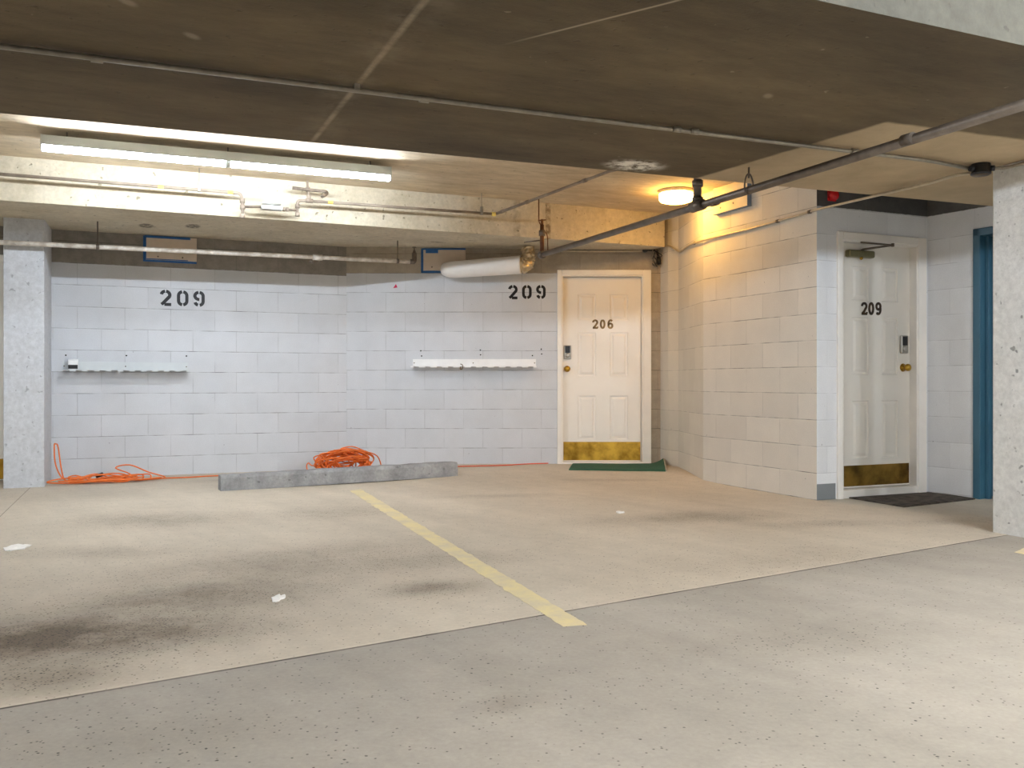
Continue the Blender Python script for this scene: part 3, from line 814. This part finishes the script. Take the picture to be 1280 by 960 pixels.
# cross pipe
cr = [bp(365.5, 234.8, .19), bp(386, 237.3, .19), bp(409, 239.6, .19), bp(408.5, 242.5, .23), bp(402.5, 246, .29)]
MB().tube(bend_path(cr, .03, 4), .013, 10).build('branch_pipe', M['gas_dk'], r)
for (x, y) in ((201, 233.4), (288, 240.2), (413, 253)):
    p = bp(x, y); MB().tube([p-bd*.022, p+bd*.022], .0135, 10).build('tape_mark', M['yellow'], r)['label'] = 'yellow tape mark'
for (x, y, t) in ((249, 237.4, 209), (602, 266.5, 243)):
    p = bp(x, y); q = Vector((p.x, p.y, ZU))
    MB().tube([q, p+Vector((0,0,.05))], .004, 6).build('hanger_rod', M['steel'], r)
    MB().box((-.012, -.016, -.016), (.012, .016, .06), Matrix.Translation(p) @ Matrix.Rotation(TH, 4, 'Z')).build('pipe_clip', M['steel'], r, bevel=.003)
p = bp(617, 267.7); MB().lathe(p-bd*.02, bd, [(.012, 0), (.019, .004), (.019, .036), (.012, .04)], 10).build('fitting', M['yellow'], r)

# ------------------------------------------------------------------ copper tube in front of the beam
pts = [bp(674.5, 240, .05), bp(673.5, 277.5, .16), bp(684.5, 294.5, .16), bp(684.7, 313, .16)]
top = Vector((pts[1].x, pts[1].y, ZU))
o = MB().tube(bend_path([top, pts[1], pts[2], pts[3]], .03, 4), .0055, 8).build('copper_tube', M['copper'], origin=pts[3]); tag(o, 'thin copper tube with a kink hanging before the beam end', 'tube')

# ------------------------------------------------------------------ big diagonal pipe
zp = 2.05
pa, pb = zpt(677.5, 318.5, zp), zpt(1420, 87, zp)
r = empty('fire_pipe', pa); tag(r, 'thick dark iron pipe running diagonally under the ceiling band', 'pipe')
pd = (pb-pa).normalized()
MB().tube([pa, pb], .024, 14).build('pipe_run', M['steel_dk'], r)
MB().lathe(pa-pd*.03, pd, [(.02, 0), (.034, .006), (.036, .05), (.026, .06)], 14).build('elbow', M['steel_dk'], r)
pr = pa+Vector((0,0,.27))
MB().tube([pa-Vector((0,0,.03)), pr], .019, 12).build('riser', M['copper'], r)['label'] = 'rusty riser pipe'
MB().tube([pa+Vector((0,0,.17)), pa+Vector((0,0,.22))], .030, 10).build('valve_body', M['steel_dk'], r)
MB().tube([pr-Vector((.0,0,.0)), pr+Vector((0,0,.05))], .013, 8).tube([pr+Vector((-.035,0,.04)), pr+Vector((.035,0,.045))], .006, 6).build('valve_handle', M['copper'], r)
MB().tube([pa+Vector((-.02,0,.13)), pa+Vector((-.16, .05, .12))], .006, 6).build('support_arm', M['steel_dk'], r)
# tee with stub to the ceiling
tp = zpt(872, 257.5, zp)
MB().tube([tp-pd*.062, tp+pd*.062], .035, 14).build('tee', M['steel_dk'], r)
MB().tube([tp, Vector((tp.x, tp.y, ZU))], .026, 12).build('stub', M['steel_dk'], r)
MB().tube([tp+Vector((0,0,.03)), tp+Vector((0,0,.055))], .036, 12).build('collar', M['steel_dk'], r)
MB().tube([Vector((tp.x, tp.y, 2.175)), Vector((tp.x, tp.y, 2.215))], .036, 12).build('collar', M['steel_dk'], r)
for x, y in ((1135, 174.5), (893, 252)):
    p = zpt(x, y, zp); MB().tube([p-pd*.03, p+pd*.03], .029, 12).build('coupling', M['steel_dk'], r)
# hanger
hp = zpt(936, 237.5, zp)
rr = .032
loop = [hp + Vector((0, 0, .012)) + pd.cross(Vector((0,0,1)))*(math.sin(t)*rr) + Vector((0,0,1))*(-math.cos(t)*rr*1.15 if math.cos(t) > 0 else -math.cos(t)*.085) for t in [2*PI*i/20 for i in range(20)]]
MB().tube(loop, .005, 6, closed=True).tube([hp+Vector((0,0,.07)), Vector((hp.x, hp.y, ZS))], .006, 8).build('hanger', M['steel_dk'], r)

# ------------------------------------------------------------------ sprinkler pipe by the wall
VS = -8.36
def vpt(px, py, v): return plpt(px, py, V*v, V)
sa, sb = vpt(-40, 301, VS), vpt(516, 327.3, VS)
r = empty('sprinkler_pipe', sa); tag(r, 'flaking white sprinkler pipe hung below the beam across the long wall', 'pipe')
sd = (sb-sa).normalized()
MB().tube([sa, sb], .021, 12).build('pipe_run', M['sprink'], r)
p = vpt(397, 323, VS); p = sa.lerp(sb, (p-sa).length/(sb-sa).length)
MB().tube([p-sd*.045, p+sd*.045], .028, 12).build('coupling', M['sprink'], r)
MB().lathe(p-Vector((.06, 0, .02)), (0,0,-1), [(.012, 0), (.012, .02), (.024, .026), (.016, .036), (0, .038)], 10).build('sprinkler_head', M['steel_dk'], r)
MB().tube(bend_path([sb-sd*.03, sb+sd*.015, sb+sd*.015+Vector((0,0,.09))], .03, 4), .025, 10).build('elbow', M['gas_dk'], r)
hd = sb+sd*.015+Vector((0,0,.09))
MB().lathe(hd, (0,0,1), [(.016, 0), (.014, .02), (.006, .03), (.006, .05), (.022, .052), (.022, .056), (0, .057)], 12).build('sprinkler_head', M['steel_dk'], r)
for x, t in ((122, 0), (497, 0)):
    q = vpt(x, 310, VS); k = (Vector((q.x, q.y, 0))-Vector((sa.x, sa.y, 0))).length/(Vector((sb.x, sb.y, 0))-Vector((sa.x, sa.y, 0))).length
    p = sa.lerp(sb, k); MB().tube([p, Vector((p.x, p.y, 2.31))], .0055, 6).tube([p-sd*.012, p+sd*.012], .025, 12).build('hanger_rod', M['steel_dk'], r)

# ------------------------------------------------------------------ cover boards
def cover(name, label, wo, x0, x1, z0, z1, th, mat, tapes, screws, tmat, edge=None):
    Mw = MW[wo.name]
    o = Mw @ Vector((x0, 0, z0)); rz = math.atan2(Mw[1][0], Mw[0][0])
    r = empty(name, o, rz); tag(r, label, 'cover panel')
    w, h = x1-x0, z1-z0
    MB().box((0, -th, 0), (w, 0, h)).build('board', mat, r, world=False, bevel=.003)
    for (a, b, c, d, y) in tapes:
        MB().box((a, -y, c), (b, -y+.0015, d)).build('masking_tape', tmat, r, world=False)['label'] = 'blue masking tape'
    for (a, b) in screws:
        MB().lathe((a, -th, b), (0, -1, 0), [(.008, 0), (.008, .003), (.003, .004), (0, .0035)], 10).build('screw', M['steel_dk'], r, world=False)
    return r
def xz(wo, px, py, off): 
    p = MW[wo.name].inverted() @ near_wall(wo, px, py, off); return p.x, p.z
x0, zt = xz(wl, 182, 294.5, .03); x1, zb = xz(wl, 246, 327, .03); zt = 2.306
w, h = x1-x0, zt-zb
cover('cover_panel', 'bare grey cover board edged with blue tape behind the white sprinkler pipe', wl, x0, x1, zb, zt, .03, M['board'],
      [(-.022, .0, -.02, h, .002), (-.02, w, -.02, .002, .002), (-.01, w-.06, h-.022, h, .0325), (0, .006, 0, h, .032), (0, w-.08, 0, .008, .032)],
      [(.11, .03), (w-.13, .03)], M['tape'])
x0, zt = xz(wb, 528.5, 310.5, .03); x1, zb = xz(wb, 582, 338, .03); zt = min(zt, 2.315)
w, h = x1-x0, zt-zb
cover('cover_panel', 'bare grey cover board edged with blue tape beside the white duct', wb, x0, x1, zb, zt, .03, M['board'],
      [(-.022, .0, -.02, h, .002), (-.02, w*.6, -.024, .002, .002), (-.01, w, h-.016, h, .0325), (.03, .16, h-.05, h-.016, .0318), (0, .006, 0, h, .032)],
      [(.095, .035)], M['tape'])
x0, zb = xz(w4, 891.5, 271, .045); x1, _ = xz(w4, 934, 259, .045); zb = 2.378
w, h = x1-x0, ZU-zb-.002
cover('cover_panel', 'shallow cream cover box on the cream wall under the round lamp', w4, x0, x1, zb, ZU-.002, .045, M['board_lt'],
      [(0, w, -.0012, -.0002, .045)], [(.10, .045), (w*.6, .055)], M['tape_dk'])
rt = [o for o in bpy.data.objects if o.name.startswith('cover_panel')][-1]
MB().box((w, -.045, 0), (w+.002, -.001, h)).box((0, -.045, -.002), (w+.002, -.001, 0)).build('edge_tape', M['tape_dk'], rt, world=False)['label'] = 'slate blue edge'

# ------------------------------------------------------------------ duct
da = ypt(565, 337.2, 8.96); db_ = ypt(651, 331, 8.87)
r = empty('duct', da); tag(r, 'white wrapped duct with a foil elbow on the wall above the white rack', 'duct')
dx = (db_-da).normalized()
tipp = ypt(553.5, 336.5, 9.05)
MB().tube([tipp, tipp.lerp(da, .25)+Vector((0,0,0)), tipp.lerp(da, .75), da+dx*.03, db_-dx*.015, db_], [.035, .066, .081, .086, .093, .094], 28).build('duct_body', M['duct'], r)
rnd_f = random.Random(4)
p0 = db_+dx*.003
ctrl = smooth_path([p0-dx*.01, p0+dx*.05, p0+dx*.075+Vector((0, .02, .07)), p0+dx*.07+Vector((0, .04, .17))], 6)
MB().tube(ctrl, [.086-.0012*i+random.uniform(-.008, .008) for i in range(len(ctrl))], 22).build('foil_elbow', M['foil'], r)['label'] = 'crumpled foil elbow'
for v_ in bpy.data.objects['foil_elbow'].data.vertices: v_.co += Vector((rnd_f.uniform(-.008, .008), rnd_f.uniform(-.008, .008), rnd_f.uniform(-.008, .008)))
for f_ in bpy.data.objects['foil_elbow'].data.polygons: f_.use_smooth = False

# ------------------------------------------------------------------ wire bundle in the corner
r = empty('wire_bundle', ypt(820, 334, 9.07)); tag(r, 'tangle of dark wires in the corner above the cream door', 'wire bundle')
for k in range(9):
    cx, cy = 821+random.uniform(-4, 3), 318
    pts = [ypt(806+random.uniform(-3, 3), 312+random.uniform(-2, 2), 9.07), ypt(cx-2, 313+random.uniform(-2, 2), 9.05)]
    for t in range(4):
        pts.append(ypt(cx+random.uniform(-4.5, 4.5), 316+t*5+random.uniform(-2, 2), 9.07-random.uniform(0, .06)))
    pts.append(ypt(820+random.uniform(-5, 4), 333+random.uniform(-4, 3), 9.08))
    MB().tube(smooth_path(pts, 5), .004, 6).build('wire', M['black'] if k % 3 else M['steel'], r)
MB().lathe(ypt(806, 312.5, 9.10), (0, -1, 0), [(.03, 0), (.03, .035), (.02, .045), (0, .046)], 14).build('cable_box', M['jbox'], r)
MB().tube([ypt(823, 321, 9.06), ypt(824, 331, 9.06)], .022, 10).build('wire_sleeve', M['black'], r)

# ------------------------------------------------------------------ alarm
q = near_wall(w5, 1039, 243.5, .0)
r = empty('alarm_bell', q, TH); tag(r, 'small red alarm bell in the dark gap above the niche door', 'alarm')
MB().box((-.04, -.012, -.05), (.04, 0, .05)).build('back_plate', M['red'], r, world=False, bevel=.004)
MB().lathe((0, -.012, -.008), (0, -1, 0), [(.042, 0), (.045, .012), (.040, .03), (.028, .042), (.010, .048), (0, .048)], 20).build('gong', M['red'], r, world=False)

# ------------------------------------------------------------------ tool racks
def rack(label, wo, xa, xb, zs, mat, seed):
    Mw = MW[wo.name]; rz = math.atan2(Mw[1][0], Mw[0][0])
    r = empty('tool_rack', Mw @ Vector((xa, 0, zs)), rz); tag(r, label, 'tool rack', None)
    L = xb-xa; rnd = random.Random(seed)
    MB().box((0, -.004, -.004), (L, 0, .075)).build('back_plate', mat, r, world=False, bevel=.001)
    mb = MB(); D = .19
    mb.box((0, -.125, -.004), (L, -.003, 0))          # solid strip
    n = 11; pitch = L/n; notch = .052                 # fingers with a turned-down tip
    for i in range(n+1):
        a = max(0, i*pitch-(pitch-notch)/2); b = min(L, i*pitch+(pitch-notch)/2)
        mb.box((a, -D, -.004), (b, -.124, 0)); mb.box((a, -D-.002, -.016), (b, -D+.002, .0))
    mb.build('slotted_shelf', mat, r, world=False)
    for x in (.015, L*.49, L-.015):
        MB().lathe((x, -.004, .035), (0, -1, 0), [(.006, 0), (.006, .003), (0, .004)], 8).build('screw', M['steel_dk'], r, world=False)
    return r, L
xa, zs = xz(wl, 78, 462, .0); xb, _ = xz(wl, 235, 462, .0)
zs = 1.015
rk, L = rack('pale grey slotted tool rack on the long wall near the pillar', wl, xa, xb, zs, M['rack_g'], 1)
xa2, _ = xz(wb, 516, 457, .0); xb2, _ = xz(wb, 670, 457, .0)
rk2, L2 = rack('bright white slotted tool rack on the wall beside the cream door', wb, xa2, xb2, 1.066, M['rack_w'], 2)
# hook on white rack
hx = (578-516)/(670-516)*L2
MB().tube(smooth_path([(hx-.01, -.19, .02), (hx+.012, -.20, .01), (hx+.01, -.20, -.03), (hx-.012, -.196, -.03), (hx-.008, -.191, -.008)], 5), .004, 8).build('ring_hook', M['brass_dk'], rk2, world=False)
# little box on grey rack
r = empty('sensor_box', MW['wall_left'] @ Vector((xz(wl, 91, 455, .06)[0], -.06, zs+.0006)), TH); tag(r, 'small white box with a dark front slot standing on the grey rack', 'box')
MB().extrude([(-.038, .03, 0), (-.038, -.03, 0), (-.038, -.034, .05), (-.038, -.03, .085), (-.038, .0, .10), (-.038, .03, .10)], (.082, 0, 0)).build('housing', M['rack_w'], r, world=False, bevel=.004)
MB().box((-.036, -.036, .008), (.043, -.030, .044)).build('dark_window', M['black'], r, world=False)
# screw holes left in the walls
def hole(wo, px, py):
    x, z = xz(wo, px, py, 0)
    MB().lathe((x, 0, z), (0, -1, 0), [(.0075, -.001), (.0075, .0006), (0, .0007)], 10).build('drilled_hole', M['hole'], wo, world=False)
for px, py in ((82.3, 444), (158, 444.5), (233, 445), (232.5, 457)): hole(wl, px, py)
for px, py in ((526, 438.5), (527, 445), (600.5, 437.5), (600.7, 443.5), (676.5, 436.5), (677, 442.5), (665.5, 444.5)): hole(wb, px, py)
# sticker
x, z = xz(wb, 494, 358, 0)
o = MB().extrude([(x-.022, -.0015, z-.018), (x+.024, -.0015, z-.012), (x+.008, -.0015, z+.026)], (0, .0012, 0)).build('sticker', M['pink'], origin=None)
o.data.transform(Matrix.Translation((-x, 0, -z))); o.location = MW['wall_back'] @ Vector((x, 0, z)); tag(o, 'tiny magenta triangle sticker on the grey wall', 'sticker')

# ------------------------------------------------------------------ wheel stop
c0, c1 = gpt(276, 614), gpt(572.6, 594.8)
ud = (c1-c0); L = ud.length; ud.normalize(); nd = Vector((-ud.y, ud.x, 0)).normalized()
mb = MB(); H = .132; Wd = .15
N_ = 40; prev = None
prof = [(0, 0), (.006, H*.80), (.016, H), (Wd-.016, H), (Wd-.006, H*.8), (Wd, 0)]
for i in range(N_+1):
    p = c0+ud*(L*i/N_); ring = []
    for (w_, h_) in prof:
        q = p+nd*w_+Vector((0,0,h_-.004)); k = noise.noise(q*9)*.006*(1 if h_ > 0 else 0)
        ring.append(mb.bm.verts.new(q+Vector((0,0,k))+nd*k))
    if prev:
        for k in range(len(prof)): mb.bm.faces.new((prev[k], ring[k], ring[(k+1)%len(prof)], prev[(k+1)%len(prof)]))
    else: mb.bm.faces.new(ring)
    prev = ring
mb.bm.faces.new(prev[::-1])
o = mb.build('wheel_stop', M['curb'], origin=c0, bevel=.004); tag(o, 'long grey cast concrete wheel stop lying before the block wall', 'wheel stop')

# ------------------------------------------------------------------ cords
CR = .0062
def ground_path(pxs, lift=CR): 
    out = []
    for p in pxs:
        q = gpt(p[0], p[1]); q.z += lift + (p[2] if len(p) > 2 else 0); out.append(q)
    return out
rnd = random.Random(11)
# cord heap by the pillar
pts = []
# loop leaning up in the corner of pillar and wall
cor = Qc + U*.05 - V*.30
def cp(a, b, z): return Vector((cor.x, cor.y, 0)) + U*a + V*b + Vector((0, 0, z))
path = [cp(.28, .10, CR), cp(.10, .12, .03), cp(.02, .08, .16), cp(.0, .0, .33), cp(.01, -.03, .345), cp(.03, .0, .32), cp(.06, .05, .13), cp(.10, .12, .03), cp(.22, .16, CR*2)]
base0 = cp(.25, .14, 0)
for k in range(9):
    ln = rnd.uniform(.22, .45); off = rnd.uniform(-.06, .06); cx = .42+rnd.uniform(-.08, .12)
    for j in range(9):
        t = 2*PI*j/9
        path.append(cp(cx+ln*.85*math.cos(t+PI), .15+off+(.055+.012*(k % 3))*math.sin(t+PI), CR+.014*((k*9+j) % 5)*(.6+.4*math.sin(t))+.006+rnd.uniform(0,.012)))
path += [cp(.62, .12, .05), cp(.50, .06, .12), cp(.62, .03, .14), cp(.78, .06, .07), cp(.92, .10, .02), cp(.72, .17, .012)]
# out along the wall to behind the wheel stop
for p in ground_path([(170, 600.5), (205, 598.5), (235, 597.5), (262, 595.8), (292, 595)]): path.append(p)
o = MB().tube(smooth_path(path, 5), CR, 8).build('extension_cord', M['orange'], origin=cor)
r = o; tag(o, 'orange extension cord heaped on the floor in the corner by the grey pillar', 'cord')
MB().tube([cp(.34, .10, .05), cp(.40, .09, .075)], .016, 8).build('plug', M['black'], o)['label'] = 'black plug'
# coil behind the wheel stop
cc_ = ypt(430, 582, 8.52); cc_.z = floor_z(cc_.x, cc_.y)
path = []
wdt = .30
for k in range(34):
    lo_ = k % 3 == 0
    rx = rnd.uniform(.10, .20) if lo_ else rnd.uniform(.19, .29); rz_ = rnd.uniform(.055, .122); ox = rnd.uniform(-.09, .09) if lo_ else rnd.uniform(-.025, .03); oy = rnd.uniform(-.08, .07)
    tilt = rnd.uniform(-.35, .35); ph = rnd.uniform(0, 2*PI); a0 = rnd.uniform(0, 6)
    for j in range(7):
        t = 2*PI*j/7+ph
        x = ox+rx*math.cos(t)+rnd.uniform(-.02, .02); z = .012+rz_+rz_*math.sin(t)+tilt*.10*math.cos(t)+rnd.uniform(-.012, .012)
        path.append(cc_+U*x+V*(oy+.05*math.sin(t*2+a0))+Vector((0, 0, max(min(z, .245-.07*abs(x)/.29), CR))))
path += [cc_+U*.10+Vector((0,0,.19)), cc_+U*.06-U*.10+Vector((0,0,.235)), cc_+U*.08+Vector((0,0,.262)), cc_+U*.20+Vector((0,0,.215)), cc_+U*.33+Vector((0,0,.16)), cc_+U*.37+V*.02+Vector((0,0,.05)), cc_+U*.38+V*.03+Vector((0,0,CR))]
path = [cc_-U*.34+V*.02+Vector((0,0,CR)), cc_-U*.36+Vector((0,0,.08)), cc_-U*.34+Vector((0,0,.115)), cc_-U*.27+Vector((0,0,.085))] + path
o = MB().tube(smooth_path(path, 4), CR, 7).build('extension_cord', M['orange'], origin=cc_); tag(o, 'orange extension cord in a loose coil behind the wheel stop', 'cord')
o['group'] = 'orange cords'; r['group'] = 'orange cords'
# thin cord to the door
pth = ground_path([(540, 586), (573, 583.8), (600, 583.2), (630, 582.4), (655, 580.8), (680, 579.9), (697, 579.3), (706, 578.6)], .006)
o = MB().tube(smooth_path(pth, 4), .0055, 8).build('thin_cord', M['redcord'], origin=pth[0]); tag(o, 'thin red orange cord on the floor from the wheel stop to the cream door', 'cord')

# ------------------------------------------------------------------ mats
def mat_mesh(c, nx, ny, t, fn=None):
    """bilinear sheet between four floor points, thickness t"""
    mb = MB(); g = []; b_ = []
    for i in range(nx+1):
        ra, rb = [], []
        for j in range(ny+1):
            u_, v_ = i/nx, j/ny
            p = (c[0]*(1-u_)+c[1]*u_)*(1-v_) + (c[3]*(1-u_)+c[2]*u_)*v_
            z = floor_z(p.x, p.y)+.001+(fn(u_, v_) if fn else 0)
            ra.append(mb.bm.verts.new((p.x, p.y, z+t))); rb.append(mb.bm.verts.new((p.x, p.y, z)))
        g.append(ra); b_.append(rb)
    for i in range(nx):
        for j in range(ny):
            f = mb.bm.faces.new((g[i][j], g[i+1][j], g[i+1][j+1], g[i][j+1])); f.smooth = True
            mb.bm.faces.new((b_[i][j], b_[i][j+1], b_[i+1][j+1], b_[i+1][j]))
    for i in range(nx):
        mb.bm.faces.new((g[i][0], b_[i][0], b_[i+1][0], g[i+1][0])); mb.bm.faces.new((g[i][ny], g[i+1][ny], b_[i+1][ny], b_[i][ny]))
    for j in range(ny):
        mb.bm.faces.new((g[0][j], g[0][j+1], b_[0][j+1], b_[0][j])); mb.bm.faces.new((g[nx][j], b_[nx][j], b_[nx][j+1], g[nx][j+1]))
    return mb
cs = [gpt(711, 587.8), gpt(832, 589.6), gpt(829, 580.5), gpt(716, 580.2)]
curl = lambda u_, v_: .055*max(0, (u_-.84)/.16)**2*max(0, v_)+.004*math.sin(u_*9)*.3
o = mat_mesh(cs, 40, 10, .008, curl).build('door_mat', M['green'], origin=cs[0]); tag(o, 'dark green door mat with a curled corner before the cream door', 'door mat')
ed = [gpt(832.2, 589.7), gpt(834, 589.6), gpt(830.8, 580.6), gpt(829.2, 580.6)]
mat_mesh(ed, 1, 8, .007, lambda u_, v_: .055*v_+.002).build('mat_edge', M['greyedge'], o)
cs = [gpt(1054, 622), gpt(1140, 612.2), gpt(1219, 624.5), gpt(1130, 634.5)]
o = mat_mesh(cs, 12, 12, .010).build('door_mat', M['darkmat'], origin=cs[0]); tag(o, 'dark worn door mat on the floor before the niche door', 'door mat')

# ------------------------------------------------------------------ parking lines
def floor_poly(name, pxs, mat, label, cat, t=.0012, jag=0):
    P = [gpt(*p) for p in pxs]; out = []
    for i, p in enumerate(P):
        q = P[(i+1) % len(P)]; n = max(1, int((q-p).length/.03)) if jag else 1
        for k in range(n):
            s = p.lerp(q, k/n); nn = Vector((-(q-p).y, (q-p).x, 0)).normalized()
            s = s + nn*(noise.noise(s*14)*jag+noise.noise(s*50)*jag*.6); s.z = floor_z(s.x, s.y)+t; out.append(s)
    cen = P[0]
    mb = MB(); mb.extrude(out, (0, 0, -t*.9))
    bmesh.ops.triangulate(mb.bm, faces=mb.bm.faces[:])
    o = mb.build(name, mat, origin=cen); tag(o, label, cat); return o
floor_poly('parking_line', [(437, 613.5), (451, 611.5), (728, 777), (733, 781), (704, 783.5)], M['stripe'], 'long worn yellow parking line running from the wheel stop', 'parking line', jag=.010)
floor_poly('parking_line', [(1268, 690.5), (1282, 684), (1400, 700), (1380, 712)], M['stripe'], 'end of a yellow parking line beside the white column', 'parking line', jag=.006)

# ------------------------------------------------------------------ scraps of paper
def scrap(px, py, w, d, seed, label):
    c = gpt(px, py); rn = random.Random(seed); mb = MB(); n = 14
    top = []; bot = []
    cv = mb.bm.verts.new((c.x, c.y, c.z+.010))
    for i in range(n):
        a = 2*PI*i/n; k = rn.uniform(.6, 1.1)
        x, y = c.x+w*k*math.cos(a), c.y+d*k*math.sin(a)
        top.append(mb.bm.verts.new((x, y, c.z+rn.uniform(.004, .012)))); bot.append(mb.bm.verts.new((x, y, c.z+.001)))
    for i in range(n):
        mb.bm.faces.new((cv, top[i], top[(i+1)%n])); mb.bm.faces.new((top[i], bot[i], bot[(i+1)%n], top[(i+1)%n]))
    mb.bm.faces.new(bot[::-1])
    o = mb.build('paper_scrap', M['paper'], origin=c); tag(o, label, 'paper scrap'); o['group'] = 'white scraps on the floor'
scrap(22, 685, .066, .10, 3, 'long white paper scrap on the stained floor before the grey pillar')
scrap(347, 749, .030, .055, 5, 'small white paper scrap near the middle of the stained floor')
scrap(775, 641, .040, .05, 8, 'pale paper scrap on the clean floor before the green mat')

# ------------------------------------------------------------------ strip lamps in the bay behind the viewer, plus an unseen fill
def bay_lamp(name, c, length, power, col=(.82, .90, 1)):
    for k in range(4):                                    # bare tubes shine all round: four round lamps along each tube
        l = bpy.data.lights.new(name, 'POINT'); l.energy = power/4; l.color = col; l.shadow_soft_size = .05
        o = bpy.data.objects.new(name, l); C.objects.link(o)
        o.location = Vector(c)+U*(length*((k+.5)/4-.5))
def uv(u, v, z): 
    p = U*u+V*v; return (p.x, p.y, z)
bay_lamp('strip_lamp_bay', uv(-3.0, .5, 2.47), 2.4, 90)
bay_lamp('strip_lamp_bay_next', uv(3.7, .3, 2.47), 2.4, 240)
bay_lamp('strip_lamp_bay_added_fill', uv(-5.0, -5.5, 2.47), 2.4, 50)  # added fill out of view, brightens the cream wall and the recess
w_ = bpy.data.worlds.new('garage_air'); bpy.context.scene.world = w_; w_.use_nodes = True
w_.node_tree.nodes['Background'].inputs[0].default_value = (.5, .5, .5, 1); w_.node_tree.nodes['Background'].inputs[1].default_value = .05

# ------------------------------------------------------------------ camera and view
cam = bpy.data.cameras.new('camera'); co = bpy.data.objects.new('camera', cam); C.objects.link(co)
co.location = (0, 0, CH); co.rotation_euler = (PI/2, 0, 0)
cam.sensor_width = 36; cam.lens = 36*F/1280; cam.shift_y = -(480-HY)/1280; cam.clip_start = .02; cam.clip_end = 100
sc = bpy.context.scene; sc.camera = co
sc.view_settings.view_transform = 'Standard'; sc.view_settings.look = 'None'
sc.view_settings.exposure = 1.47; sc.view_settings.gamma = 1.0; sc.view_settings.use_curve_mapping = False
sc.cycles.max_bounces = 10; sc.cycles.diffuse_bounces = 6; sc.cycles.use_denoising = True
